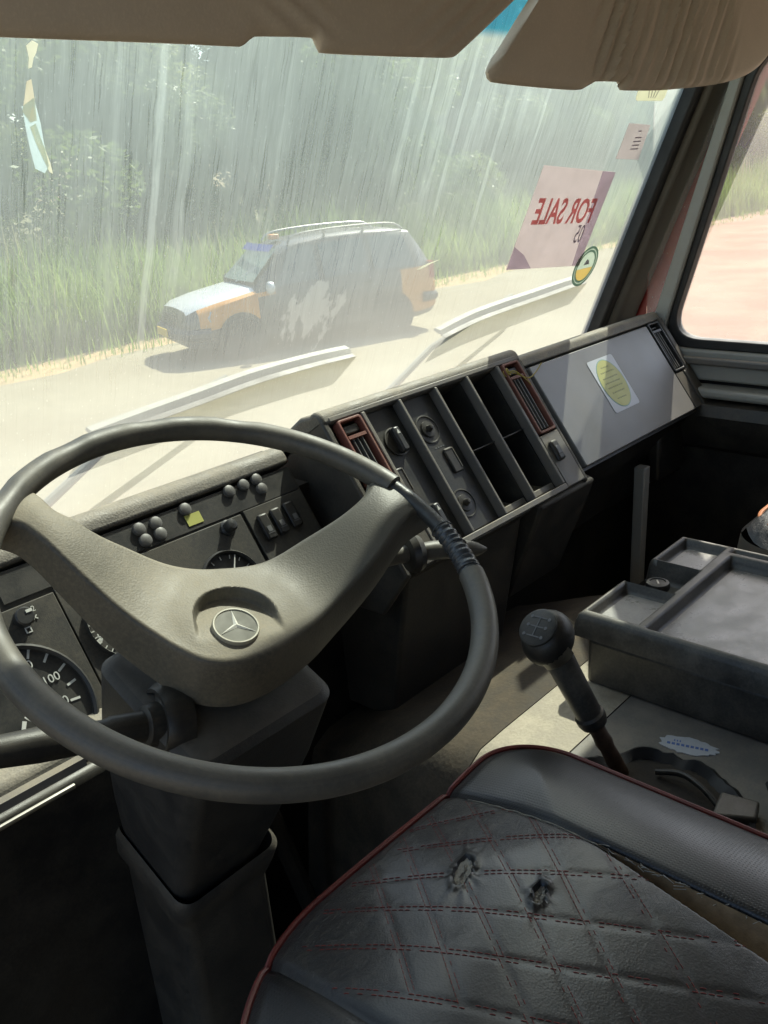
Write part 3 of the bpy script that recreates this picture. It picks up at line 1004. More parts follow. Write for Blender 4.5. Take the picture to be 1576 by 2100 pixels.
for u, v in ((.6745, .069), (.696, .068), (.7195, .067)):
    s_ = MB(); s_.box(Frame(I(u, v, .005), IF.u, IF.v, IF.n), -.0085, .0085, -.019, .019, 0, .007)
    sw = s_.build('rocker_switch', M['black'], dash, bevel=.003)
    s_ = MB(); s_.box(Frame(I(u, v, .0122), IF.u, IF.v, IF.n), -.0035, .0035, .000, .008, 0, .0006); s_.box(Frame(I(u, v, .0122), IF.u, IF.v, IF.n), -.0055, .0055, .0095, .0105, 0, .0006)
    s_.build('switch_symbol', M['grey'], sw)


def gauge(cu_, cv_, r, parent=dash, bez=.006, c=.0085):
    Fg = Frame(I(cu_, cv_, c), IF.u, -IF.v, IF.n)
    g = MB(); g.lathe(Fg, [(r + bez, -.004), (r + bez, .001), (r + bez * .5, .004), (r, .002), (r, -.003), (.001, -.003)], 48)
    return g.build('gauge', M['panel'], parent), Fg


def ticks(Fg, r0, r1, a0, a1, n, w, parent, m=None, name='gauge_marks'):
    mb = MB()
    for i in range(n):
        a = rad(a0 + (a1 - a0) * i / (n - 1))
        Ft = Frame(Fg(0, 0, -.002), Fg.u * math.cos(a) + Fg.v * math.sin(a), Fg.v * math.cos(a) - Fg.u * math.sin(a), Fg.n)
        mb.box(Ft, r0, r1, -w, w, 0, .0006)
    return mb.build(name, m or M['white'], parent, smooth=False)


def arc(Fg, r, a0, a1, w, parent):
    mb = MB(); rows = []
    for i in range(33):
        a = rad(a0 + (a1 - a0) * i / 32)
        rows.append([Fg((r - w) * math.cos(a), (r - w) * math.sin(a), -.0018), Fg((r + w) * math.cos(a), (r + w) * math.sin(a), -.0018)])
    mb.grid(rows)
    return mb.build('gauge_scale', M['white'], parent, smooth=False)


def needle(Fg, a, r0, r1, w, parent):
    mb = MB()
    Ft = Frame(Fg(0, 0, .0005), Fg.u * math.cos(rad(a)) + Fg.v * math.sin(rad(a)), Fg.v * math.cos(rad(a)) - Fg.u * math.sin(rad(a)), Fg.n)
    mb.add([Ft(r0, -w, 0), Ft(r0, w, 0), Ft(r1, w * .5, 0), Ft(r1, -w * .5, 0), Ft(r0, -w, .001), Ft(r0, w, .001), Ft(r1, w * .5, .001), Ft(r1, -w * .5, .001)],
           [(0, 1, 2, 3), (4, 7, 6, 5), (0, 4, 5, 1), (1, 5, 6, 2), (2, 6, 7, 3), (3, 7, 4, 0)])
    return mb.build('gauge_needle', M['whiteneedle'], parent, smooth=False)


# speedometer, to the left of the column
sg, SF = gauge(.306, .150, .072, c=.0125)
for u, v in ((.337, .094), (.351, .105), (.361, .121), (.363, .139), (.359, .156)):
    mb = MB(); P0 = I(u, v, .0100); c0 = SF.o
    d = (P0 - c0); d -= IF.n * d.dot(IF.n); d.normalize()
    Ft = Frame(P0, d, IF.n.cross(d), IF.n); mb.box(Ft, -.0055, .0055, -.0013, .0013, 0, .0006)
    mb.build('gauge_marks', M['white'], sg, smooth=False)
ticks(SF, .062, .067, 130, 250, 7, .0012, sg)
IT = Frame((0, 0, 0), IF.u, -IF.v, IF.n)
for s_, u, v in (('80', .334, .104), ('100', .350, .126), ('120', .347, .152)):
    text('gauge_number', s_, Frame(I(u - .004, v + .001, .0098), IF.u, -IF.v, IF.n), .0135, M['white'], sg)
text('gauge_number', '0', Frame(I(.285, .162, .0098), IF.u, -IF.v, IF.n), .012, M['white'], sg)
needle(SF, -122, .005, .062, .0022, sg)
needle(SF, -60, .0, .02, .0016, sg)
# small gauge with the 5
g2, F2 = gauge(.449, .100, .0465, bez=.001)
arc(F2, .0450, 165, 290, .0007, g2)
ticks(F2, .0405, .0445, 170, 285, 12, .0006, g2)
ticks(F2, .0385, .0445, 196, 199, 2, .0012, g2)
text('gauge_number', '5', Frame(I(.4135, .109, .006), IF.u, -IF.v, IF.n), .0125, M['white'], g2)
needle(F2, 224, .022, .041, .0013, g2)
g3, F3 = gauge(.592, .116, .040, bez=.0045)
needle(F3, 58, .012, .038, .001, g3)
ticks(F3, .033, .038, 0, 180, 9, .0006, g3)
# light switch and its marks
k_ = MB(); k_.lathe(Frame(I(.349, .058, .008), IF.u, IF.v, IF.n), [(.0105, 0), (.0105, .009), (.009, .011), (.001, .0112)], 20)
kk = k_.build('light_switch', M['darkgrey'], dash)
m_ = MB(); m_.box(Frame(I(.3535, .0545, .0195), IF.u, IF.v, IF.n), -.003, .004, -.0017, .0017, 0, .0007); m_.build('switch_mark', M['white'], kk)
text('switch_number', '2', Frame(I(.3625, .053, .0075), IF.u, -IF.v, IF.n), .009, M['white'], panel, c=.002)
m_ = MB()
for a in (40, -40): 
    Fx = Frame(I(.3605, .062, .0085), IF.u * math.cos(rad(a)) + IF.v * math.sin(rad(a)), IF.v * math.cos(rad(a)) - IF.u * math.sin(rad(a)), IF.n); m_.box(Fx, -.0035, .0035, -.0006, .0006, 0, .0005 + .0002 * (a > 0))
m_.build('switch_symbol', M['white'], panel, smooth=False)
m_ = MB(); ring_plate(Frame(I(.349, .0715, .0085), IF.u, IF.v, IF.n), [(-.0035, -.0035), (.0035, -.0035), (.0035, .0035), (-.0035, .0035)], [(-.0022, -.0022), (.0022, -.0022), (.0022, .0022), (-.0022, .0022)], 0, .0006, m_)
m_.build('switch_symbol', M['white'], panel, smooth=False)
# ledge under the gauges and knee panel
l_ = MB(); q0 = I(0, .180, .01)
prof = [(q0.y + .02, q0.z - .0), (q0.y - .012, q0.z + .004), (q0.y - .030, q0.z - .003), (q0.y - .038, q0.z - .018), (q0.y - .030, q0.z - .034), (q0.y + .03, q0.z - .045)]
l_.prism(YZ, prof, -.15, .405); l_.build('lower_ledge', M['pad'], dash, bevel=.006, seg=3)
l_ = MB(); l_.prism(YZ, [(.748, -.545), (.770, -.545), (.84, -1.12), (.79, -1.12)], -.15, .40); l_.build('knee_panel', M['black'], dash, bevel=.01)
l_ = MB(); l_.tube([(-.1, .735, -.542), (.315, .735, -.542)], .0028, 8); l_.build('trim_rod', M['metal'], dash)
l_ = MB(); l_.box(WORLD, -.1, .335, .742, .752, -.533, -.524); l_.build('trim_strip', M['frame'], dash)
l_ = MB(); l_.prism(YZ, [(.93, -.42), (1.015, -.42), (1.015, -1.115), (.90, -1.115)], -.44, 1.985); l_.build('bulkhead', M['black'], dash)

# --- centre console
C0, C1 = .832, 1.318
bullnose(CF, .014, [(.938, -.3265), (1.045, -.408)], .015, C0, C1, 'console_hood', M['pad'], dash)
def cell_wall(u0, u1, v0, v1, c0, c1, name='console_frame', m='frame', bev=.0015):
    mb = MB(); mb.box(CF, u0, u1, v0, v1, c0, c1); return mb.build(name, M[m], dash, bevel=bev)
# side cheeks
ck = MB(); ck.prism(YZ, [(.893, -.322), (.748, -.527), (.80, -.60), (1.0, -.60), (1.04, -.42)], C0, C0 + .012); ck.build('console_cheek', M['dash'], dash, bevel=.004)
ck = MB(); ck.prism(YZ, [(.893, -.322), (.748, -.527), (.80, -.60), (1.0, -.60), (1.04, -.42)], C1 - .012, C1); ck.build('console_cheek', M['dash'], dash, bevel=.004)
cell_wall(C0 + .0125, C1 - .0125, .0155, .0235, -.05, .001, 'console_rail', 'frame')
cell_wall(.905, 1.2475, .2525, .2625, -.07, .003, 'console_rail', 'frame')
for u, w in ((.909, .0035), (.9905, .0028), (1.0765, .0028), (1.1585, .0028), (1.2435, .0035)):
    cell_wall(u - w, u + w, .024, .252, -.016, .0025, 'console_divider', 'frame')
# column floors: first two are switch panels, the next two deep pockets
cell_wall(.913, .9875, .0245, .2515, -.03, -.014, 'switch_panel', 'panel')
cell_wall(.9938, 1.0735, .0245, .2515, -.03, -.013, 'switch_panel', 'panel')
for u0, u1 in ((1.0797, 1.1553), (1.1617, 1.2397)):
    cell_wall(u0, u1, .0245, .2515, -.082, -.072, 'pocket_back', 'panel')
    cell_wall(u0, u1, .2405, .2515, -.0715, -.0165, 'pocket_floor', 'frame')
    cell_wall(u0, u1, .138, .1395, -.0715, -.012, 'pocket_shelf', 'panel', 0)
for u in (1.0765, 1.1585, 1.2415): cell_wall(u - .002, u + .002, .026, .250, -.0712, -.0165, 'pocket_wall', 'panel', 0)
# heater knobs
def dial(u, v, r, c=-.013, pointer=None):
    Fd = Frame(CF(u, v, c), CF.u, CF.v, CF.n)
    mb = MB(); mb.lathe(Fd, [(r + .002, 0), (r + .002, .0015), (r, .002), (r - .001, .0005), (.002, .0005)], 32)
    o = mb.build('heater_dial', M['black'], dash)
    return o, Fd
for (u, v, r, kind) in ((.956, .080, .021, 'bar'), (.951, .208, .021, 'bar'), (1.028, .080, .022, 'stub'), (1.019, .207, .022, 'stub')):
    o, Fd = dial(u, v, r)
    mb = MB()
    if kind == 'bar':
        mb.box(Fd, -.0065, .0065, -.020, .020, .0006, .013)
        b = mb.build('knob_bar', M['darkgrey'], o, bevel=.003)
        t_ = MB(); t_.add([Fd(-.003, -.008, .0134), Fd(.003, -.008, .0134), Fd(0, -.016, .0134)], [(0, 1, 2)]); t_.v += [p - Fd.n * .0003 for p in t_.v]; t_.f.append((5, 4, 3))
        t_.build('knob_arrow', M['white'], o, smooth=False)
    else:
        mb.lathe(Fd, [(.014, .0006), (.013, .003), (.006, .004), (.0035, .012), (.001, .0125)], 20)
        mb.build('knob_stub', M['black'], o)
        ticks(Frame(Fd.o, CF.u, -CF.v, CF.n), r + .004, r + .0065, 200, 340, 8, .0006, o, M['grey'])
for u, v in ((1.044, .139), (.925, .139)):
    s_ = MB(); s_.box(Frame(CF(u, v, -.013), CF.u, CF.v, CF.n), -.0105, .0105, -.021, .021, 0, .004)
    s1 = s_.build('blank_switch', M['black'], dash, bevel=.0025)
    s_ = MB(); s_.box(Frame(CF(u, v, -.009), CF.u, CF.v, CF.n), -.009, .009, -.019, -.0178, 0, .0012); s_.box(Frame(CF(u, v, -.009), CF.u, CF.v, CF.n), .008, .009, -.0178, .016, 0, .0012)
    s_.build('switch_edge', M['frame'], s1)
lab = MB()
for k in range(4): lab.box(Frame(CF(1.022 + .006 * k, .111, -.0128), CF.u, CF.v, CF.n), 0, .004, 0, .0022, 0, .0004)
lab.build('heater_marks', M['grey'], dash, smooth=False)


def vent(u0, u1, v0, v1, F, frame_m, top=.026, nslat=3):
    mb = MB()
    ring_plate(F, rrect(u0, u1, v0, v1, .005, 3), rrect(u0 + .0045, u1 - .0045, v0 + .004, v1 - .0045, .003, 3), -.012, .004, mb)
    fr = mb.build('air_vent', frame_m, dash, bevel=.0012)
    mb = MB(); mb.box(F, u0 + .0062, u1 - .0062, v0 + top, v0 + top + .005, -.010, .003); mb.build('vent_bar', frame_m, fr)
    mb = MB(); mb.box(F, u0 + .009, u1 - .009, v0 + .009, v0 + top - .004, -.010, -.002); mb.build('vent_thumbwheel', M['black'], fr, bevel=.002)
    mb = MB(); mb.box(F, u0 + .0062, u1 - .0062, v0 + .006, v1 - .007, -.035, -.030); mb.build('vent_throat', M['black'], fr)
    w = (u1 - u0 - .012) / (nslat + 1)
    for k in range(nslat):
        uc = u0 + .006 + w * (k + 1)
        mb = MB(); mb.box(F, uc - .0008, uc + .0008, v0 + top + .006, v1 - .0075, -.018, .0005); mb.build('vent_slat', M['slat'], fr)
    mb = MB()
    for k in range(5): 
        vc = v0 + top + .016 + k * (v1 - v0 - top - .03) / 4
        mb.box(F, u0 + .0065, u1 - .0065, vc - .0007, vc + .0007, -.026, -.0185)
    mb.build('vent_crossbar', M['slat'], fr)
    return fr


vent(.853, .901, .0255, .168, CF, M['rust'])
vent(1.2535, 1.302, .0245, .161, CF, M['rust'])
cell_wall(.846, .9045, .170, .262, -.03, .001, 'console_plate', 'dash')
pl = cell_wall(1.249, 1.304, .1635, .262, -.03, .0015, 'console_plate', 'frame', .002)
s_ = MB(); s_.box(CF, 1.256, 1.276, .178, .216, .0016, .011); sw = s_.build('rocker_switch', M['black'], dash, bevel=.005, seg=3)
s_ = MB(); s_.box(CF, 1.261, 1.271, .190, .204, .0108, .0116); s_.build('switch_symbol', M['grey'], sw, bevel=.0002)
# below the console
l_ = MB(); l_.prism(YZ, [(.752, -.528), (.775, -.55), (.82, -.80), (1.0, -.80), (1.0, -.54), (.78, -.525)], .86, 1.15); l_.build('lower_console', M['dash'], dash, bevel=.006)
l_ = MB(); l_.prism(YZ, [(.748, -.532), (.757, -.56), (.82, -.72), (1.0, -.72), (1.0, -.54), (.77, -.525)], 1.168, 1.34); l_.build('lower_console', M['dash'], dash, bevel=.006)

# --- glovebox
G0, G1 = 1.3195, 1.845
bullnose(GF, -.001, [(.93, -.338), (1.045, -.415)], .012, G0, G1, 'glovebox_hood', M['pad'], dash)
gb = MB(); gb.box(GF, G0 + .001, G1 - .002, .0115, .222, -.06, -.012); gb.build('glovebox_body', M['black'], dash)
gl = MB(); gl.prism(GF, rrect(1.329, 1.770, .0155, .217, .004, 3), -.0115, .002)
gl.build('glovebox_lid', M['lid'], dash, bevel=.0018)
vent(1.774, 1.822, .006 + .0075, .130, GF, M['darkgrey'], top=.018)
gp = MB(); gp.box(GF, 1.773, 1.806, .133, .217, -.0115, .0015); gp.build('glovebox_plate', M['dash'], dash, bevel=.002)
gp = MB(); gp.prism(GF, [(1.826, .008), (1.845, .008), (1.845, .224), (1.808, .224), (1.808, .134), (1.826, .13)], -.05, .004); gp.build('glovebox_cheek', M['dash'], dash, bevel=.004)
lo = MB(); lo.prism(YZ, [(.775, -.515), (.80, -.56), (.845, -.62), (.86, -.70), (1.0, -.70), (1.0, -.5), (.80, -.505)], 1.342, 1.846); lo.build('lower_dash', M['black'], dash, bevel=.008)
lo = MB(); lo.box(WORLD, 1.70, 1.82, .80, .83, -.66, -.53); lo.build('lower_pocket', M['black'], dash, bevel=.008)
lo = MB(); lo.prism(Frame((1.62, .80, 0), (1, 0, 0), (0, 0, 1)), [(-.012, -.60), (.014, -.60), (.006, -.86), (-.014, -.86)], -.012, .012); lo.build('support_bracket', M['door'], dash, bevel=.003)

# yellow wire tied to the right-hand vent
wr = MB()
w0 = CF(1.2565, .041, .005)
wpts = [w0, CF(1.262, .050, .014), CF(1.280, .066, .020), CF(1.298, .062, .026), CF(1.316, .052, .033)]
wr.tube(interp([tuple(p) for p in wpts], 26).tolist(), .0011, 6)
wpts = [w0, CF(1.262, .047, .016), CF(1.276, .070, .018), CF(1.284, .078, .014)]
wr.tube(interp([tuple(p) for p in wpts], 20).tolist(), .0011, 6)
kn = [CF(1.256 + .006 * math.cos(a) * (1 - .03 * a), .041 + .006 * math.sin(a), .004 + .0045 * math.sin(a * .5)) for a in np.linspace(0, 14, 60)]
wr.tube(kn, .0012, 6)
tag(wr.build('twist_wire', M['wire'], None), 'frayed yellow wire knotted round the reddish vent beside the glovebox', 'wire')

# sticker on the glovebox lid
st_ = thing('oval_sticker', 'white rectangular sticker with a yellow oval on the grey glovebox lid', 'sticker', GF(1.543, .1, .003))
su, sv = Vector((.097, 0, 0)), None
SFr = Frame(GF(1.543, .100, .0024), GF.u, -GF.v, GF.n)
mb = MB(); mb.prism(SFr, rrect(-.0475, .0475, -.0555, .0555, .006, 3), 0, .0005); mb.build('sticker_sheet', M['stickerwhite'], st_, smooth=False)
mb = MB(); mb.prism(SFr, circ(0, 0, .0425, 40, .0515), .0005, .0008); mb.build('oval_ring', M['stickerline'], st_, smooth=False)
mb = MB(); mb.prism(SFr, circ(0, 0, .0405, 40, .0495), .0008, .0011); mb.build('oval_field', M['stickeryellow'], st_, smooth=False)
mb = MB()
for k, (w, y) in enumerate(((.014, .035), (.024, .025), (.027, .013), (.028, .003), (.027, -.007), (.022, -.018), (.016, -.031))):
    x = -w
    while x < w:
        L = random.uniform(.004, .011); mb.box(SFr, x, min(x + L, w), y - .0013, y + .0013, .0011, .0013); x += L + .0022
mb.build('faded_text', M['stickertext'], st_, smooth=False)

# ------------------------------------------------------------------ steering wheel
TILT = 0.433
WF = Frame((.440, .580, -.321), (1, 0, 0), (0, math.cos(TILT), math.sin(TILT)))
wheel = thing('steering_wheel', 'large dusty steering wheel with taped rim and three pointed star badge', 'steering wheel', WF(0, 0, -.1))
RW, rw = .2150, .0125
pts, rr = [], []
for i in range(241):
    a = 6 + (328.5 - 6) * i / 240
    bump = 0
    if 40 < a < 130: bump = .0016 * max(0, math.sin(rad(a * 15)))
    pts.append(WF((RW - bump * .4) * math.cos(rad(a)), (RW - bump * .4) * math.sin(rad(a)), -bump * .3)); rr.append(rw - bump * .5)
mb = MB(); mb.tube(pts, rr, 20); mb.build('rim', M['rim'], wheel)
pts = [WF(RW * math.cos(rad(a)), RW * math.sin(rad(a)), 0) for a in np.linspace(10, -34, 30)]
mb = MB(); mb.tube(pts, .0082, 14); mb.build('rim_core', M['core'], wheel)
pts, rr = [], []
for i in range(60):
    a = -14.5 - 17 * i / 59
    pts.append(WF(RW * math.cos(rad(a)), RW * math.sin(rad(a)), 0)); rr.append(.0098 + .0012 * math.sin(i * .9) * random.uniform(.3, 1) + .0012 * i / 59)
mb = MB(); mb.tube(pts, rr, 16); mb.build('rim_tape', M['tape'], wheel)
for a in (-14.6, -21.5, -30.5):
    pts = [WF((RW + .0108 * math.cos(t)) * math.cos(rad(a + t * .25)), (RW + .0108 * math.cos(t)) * math.sin(rad(a + t * .25)), .0108 * math.sin(t)) for t in np.linspace(0, 6.28, 24)]
    mb = MB(); mb.tube(pts, .0008, 6); mb.build('tape_fold', M['tape'], wheel)

# hub: a padded V between two spokes
Tc = interp([(-.1015, .196), (-.097, .172), (-.094, .154), (-.084, .142), (-.069, .124), (-.046, .106), (-.015, .080), (.016, .060), (.058, .043), (.106, .036), (.148, .029), (.178, .031), (.200, .042), (.215, .055)], 301)
Bc = interp([(-.152, .162), (-.134, .146), (-.127, .132), (-.116, .099), (-.100, .058), (-.083, .018), (-.073, -.009), (-.060, -.032), (-.034, -.048), (.005, -.053), (.052, -.049), (.086, -.043), (.140, -.035), (.189, -.022), (.224, -.022)], 301)
EM = Vector((-.0170, -.0140)); RC0 = Vector((-.009, -.006))
OPEN = Vector((-.42, -.91)).normalized(); ACR = Vector((OPEN.y, -OPEN.x))


def hub_h(a, b):
    r = math.hypot(a, b)
    return -.05 + .05 * sstep(r, .06, .20)


rows = []
NT_ = 90
for i in range(301):
    s = i / 300
    Tp, Bp = Vector(Tc[i]), Vector(Bc[i])
    wdt = (Bp - Tp).length
    th = .020 + .030 * math.sin(math.pi * s) ** .8
    row = []
    dirn = (Bp - Tp).normalized()
    er = .0065
    # underside, upper edge
    q = Tp + dirn * .004; row.append(WF(q.x, q.y, hub_h(q.x, q.y) - th))
    q = Tp - dirn * .002; row.append(WF(q.x, q.y, hub_h(q.x, q.y) - th * .6))
    for k in range(NT_ + 1):
        t = .5 - .5 * math.cos(math.pi * k / NT_) if False else k / NT_
        q = Tp.lerp(Bp, t)
        e = min(t, 1 - t) * wdt
        drop = 0
        if e < er: drop = er - math.sqrt(max(0, er * er - (er - e) ** 2))
        h = hub_h(q.x, q.y) + .004 * math.sin(math.pi * t) - drop
        p = q - RC0
        al, ac = p.dot(OPEN), abs(p.dot(ACR))
        d = p.length if al < 0 else ac / (1 + 4.0 * al)
        if d < .040 and .2 < s < .85:
            h -= .0125 * (1 - sstep(al, -.026, .026)) * (1 - sstep(d, .0345, .0395))
        row.append(WF(q.x, q.y, h))
    q = Bp + dirn * .006; row.append(WF(q.x, q.y, hub_h(q.x, q.y) - th * .6))
    q = Bp + dirn * .007; row.append(WF(q.x, q.y, hub_h(q.x, q.y) - th))
    rows.append(row)
mb = MB(); mb.grid(rows, close_v=True, caps=True); mb.build('hub_pad', M['hub'], wheel, ang=50)
# badge
eh = -.0478
BF = Frame(WF(EM.x, EM.y, 0), WF.u, WF.v, WF.n)
mb = MB(); mb.lathe(BF, [(.0212, eh - .008), (.0212, eh + .002), (.0205, eh + .0032), (.0192, eh + .0032), (.0188, eh + .0022)], 40)
bd = mb.build('badge', M['badgerim'], wheel)
mb = MB(); mb.lathe(BF, [(.0188, eh + .001), (.0188, eh + .0022), (.001, eh + .0024)], 40); mb.build('badge_disc', M['badge'], bd)
mb = MB()
for k in range(3):
    a = rad(65 + 120 * k)
    d = Vector((math.cos(a), math.sin(a))); n_ = Vector((-d.y, d.x))
    e0 = eh + .0025
    P = [(d * .0186), (n_ * .0023 + d * .0013), (-n_ * .0023 + d * .0013)]
    mb.add([BF(P[0].x, P[0].y, e0 + .0003), BF(P[1].x, P[1].y, e0), BF(0, 0, e0 + .0016), BF(P[2].x, P[2].y, e0)], [(0, 1, 2), (0, 2, 3)])
mb.build('badge_star', M['chrome'], bd, smooth=False)

# ------------------------------------------------------------------ steering column
colm = thing('steering_column', 'dark steering column shroud under the wheel with stalks on both sides', 'steering column', WF(0, 0, -.75))
def ring_at(d, a0, a1, b0, b1, r): return [WF(a, b, d) for a, b in rrect(a0, a1, b0, b1, r, 5)]
rows = [ring_at(-.112, -.086, .046, -.070, .058, .012), ring_at(-.113, -.096, .056, -.080, .062, .016), ring_at(-.12, -.103, .063, -.087, .066, .018), ring_at(-.20, -.100, .058, -.088, .06, .018),
        ring_at(-.30, -.088, .045, -.084, .045, .018), ring_at(-.385, -.074, .034, -.078, .03, .016)]
mb = MB(); mb.grid(rows, close_v=True, caps=True); mb.build('column_shroud', M['shroud'], colm, ang=40)
rows = [ring_at(-.355, -.082, .044, -.088, .036, .016), ring_at(-.362, -.086, .050, -.093, .040, .018), ring_at(-.385, -.086, .050, -.093, .040, .018)]
rows += [[Vector((.375 + .10 * (0.5 + .5 * (p - WF(-.02, -.025, -.385)).dot(WF.u) / .068), .0, 0)) * 0 + Vector((p.x + (0.415 - .42) * t, p.y * (1 - .0 * t) - .02 * t, p.z - .75 * t)) for p in ring_at(-.385, -.078, .040, -.085, .03, .018)] for t in (.03, .5, 1)]
mb = MB(); mb.grid(rows, close_v=True, caps=False); mb.build('column_boot', M['dash'], colm, ang=40)
mb = MB(); mb.lathe(WF, [(.03, -.12), (.03, -.06)], 16); mb.build('column_shaft', M['black'], colm)
# turn stalk to the left
A0, A1 = WF(-.085, -.020, -.125), WF(-.20, .012, -.105)
AF = axis_frame(A0, A1 - A0)
mb = MB(); mb.lathe(AF, [(.036, -.012), (.036, .004), (.031, .012), (.028, .012), (.026, .006), (.020, .008), (.018, .020), (.014, .022)], 26); mb.build('stalk_collar', M['black'], colm)
mb = MB(); mb.lathe(AF, [(.0135, .015), (.0135, .050), (.0115, .056), (.0115, .075), (.014, .080), (.0145, .11), (.012, .16), (.010, .20), (.002, .203)], 18); mb.build('turn_stalk', M['black'], colm)
# retarder lever and its broken housing to the right
B0, B1 = WF(.11, .012, -.085), WF(.305, -.062, -.062)
mb = MB(); mb.tube(interp([tuple(B0), tuple(WF(.17, .004, -.078)), tuple(WF(.235, -.022, -.066)), tuple(B1)], 24).tolist(), [.0105] * 10 + [.0095] * 6 + [.0105] * 5 + [.0095, .007, .002], 14); mb.build('lever', M['rim'], colm)
BFr = axis_frame(WF(.228, -.020, -.067), B1 - B0)
mb = MB(); mb.lathe(BFr, [(.010, -.008), (.019, -.007), (.022, 0), (.019, .007), (.010, .008)], 20); mb.build('lever_collar', M['black'], colm)
for k, (da, db) in enumerate(((.0, 0), (.012, .004), (.024, .006))):
    c = WF(.192 + da, .018 + db, -.07)
    pts = [c + WF.u * (.006 * math.sin(t)) + WF.v * (.013 * math.cos(t)) + WF.n * (.010 * math.sin(t)) for t in np.linspace(-1.2, 1.5, 10)]
    mb = MB(); mb.tube(pts, .0022, 6); mb.build('metal_clip', M['metal'], colm)
# pedal arm
mb = MB(); mb.tube([(.60, .90, -.70), (.632, .86, -.84), (.68, .84, -1.07)], .014, 10); mb.box(WORLD, .65, .72, .80, .86, -1.10, -1.06)
tag(mb.build('brake_pedal', M['dash'], None), 'dark brake pedal arm in the shadow right of the steering column', 'pedal')

# ------------------------------------------------------------------ tunnel, tray box, gear lever
tun = thing('engine_tunnel', 'beige grained vinyl engine tunnel between the seats', 'engine tunnel', (1.0, .3, -1.1))
rows = []
prof = [(.70, -1.10), (.715, -.90), (.735, -.78), (.755, -.735), (.79, -.717), (.84, -.715), (1.0, -.715), (1.2, -.715), (1.32, -.725), (1.335, -.78), (1.34, -1.1)]
for y in np.linspace(.505, .600, 6):
    rows.append([(x, y, z) for x, z in prof])
mb = MB(); mb.grid(rows); mb.build('tunnel_cover', M['tunnel'], tun, ang=60)
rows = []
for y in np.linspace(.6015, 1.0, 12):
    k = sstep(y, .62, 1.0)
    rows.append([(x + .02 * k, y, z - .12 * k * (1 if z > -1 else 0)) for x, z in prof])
mb = MB(); mb.grid(rows, close_v=False); mb.build('front_cover', M['mat'], tun, ang=60)  # dark brown from the sun patch's edge forward: dirt plus painted shade
rows = []
for y in np.linspace(-.6, .503, 12):
    rows.append([(x, y, z) for x, z in prof])
mb = MB(); mb.grid(rows); mb.build('rear_cover', M['tunnelgrey'], tun, ang=60)
# torn rubber ring of the lever opening
bc = Vector((.800, .370, -.715))
rows = []
jag0 = [random.uniform(-.005, .003) + (random.random() < .2) * -.005 for _ in range(120)]
jag = [.6 * jag0[i] + .4 * jag0[i - 1] for i in range(120)]
for i in range(120):
    a = 2 * math.pi * i / 120
    j = jag[i] + .5 * jag[(i + 1) % 120]
    c, s_ = math.cos(a), math.sin(a)
    r0 = .112 + .0012 * math.sin(3 * a + 1)
    rows.append([bc + Vector((r * c, r * s_, z)) for r, z in ((r0 + .003, .0012), (r0 + .002, .011 + j), (r0 - .004, .014 + j), (r0 - .012 + j, .003))])
mb = MB(); mb.grid(rows, close_u=True, close_v=True); mb.build('torn_boot_edge', M['seal'], tun)
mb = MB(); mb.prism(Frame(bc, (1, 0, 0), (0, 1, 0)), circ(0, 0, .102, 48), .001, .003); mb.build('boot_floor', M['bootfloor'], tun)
mb = MB(); mb.tube(interp([(.868, .395, -.706), (.872, .365, -.698), (.862, .335, -.698), (.85, .31, -.705)], 14).tolist(), .0038, 8); mb.build('cable', M['black'], tun)
mb = MB(); mb.prism(Frame((.850, .296, -.712), (.35, -.94, 0), (.94, .35, 0)), [(-.02, -.022), (.026, -.016), (.03, .016), (-.012, .022)], 0, .017); mb.build('bracket', M['tray'], tun, bevel=.003)
mb = MB(); mb.tube([(.845, .235, -.70), (.905, .275, -.69)], .004, 8); mb.tube([(.85, .227, -.70), (.91, .267, -.69)], .004, 8); mb.build('pipe_pair', M['seal'], tun, kind='stuff')

# torn paper on the grey sheet
lp = MB(); out = []
for i in range(40):
    a = 2 * math.pi * i / 40
    r1 = 1 + random.uniform(-.13, .10)
    out.append((.036 * r1 * math.cos(a), .018 * r1 * math.sin(a)))
LF = Frame((.950, .391, -.7148), Vector((.015, -.052, 0)), Vector((.05, .018, 0)))
lab = thing('torn_paper', 'torn white paper scrap with blue print stuck on the grey engine tunnel', 'paper scrap', (.950, .391, -.714))
lp.prism(LF, out, .0, .0012); lp.build('scrap_sheet', M['paper'], lab, smooth=False)
lp = MB()
for k in range(9): lp.box(LF, -.026 + .0058 * k, -.022 + .0058 * k, -.004, .0005, .0012, .0015)
for k in range(3): lp.box(LF, -.018 + .0035 * k, -.0165 + .0035 * k, .004, .0075, .0012, .0015)
lp.build('blue_print', M['blueink'], lab, smooth=False)

# tray box
tray = thing('tray_box', 'black plastic lidded tray box with moulded compartments between the seats', 'tray box', (1.17, .25, -.715))
TZ = -.600
TF = Frame((0, 0, TZ), (1, 0, 0), (0, 1, 0))
mb = MB(); mb.box(WORLD, 1.008, 1.325, -.12, .572, -.7155, -.640); mb.build('box_body', M['tray'], tray, bevel=.008, seg=3)


def tray_h(x, y):
    """height of the moulded lid: rims at 0, sunken beds, notch for the lock"""
    def bed(x0, x1, y0, y1, dep, s=.007):
        d = min(x - x0, x1 - x, y - y0, y1 - y)
        return -dep * sstep(d, -s * .2, s)
    h = min(bed(1.013, 1.127, .497, .575, .018), bed(1.224, 1.328, .503, .575, .018), bed(1.012, 1.297, -.10, .486, .020), bed(1.308, 1.328, -.10, .494, .016))
    return h


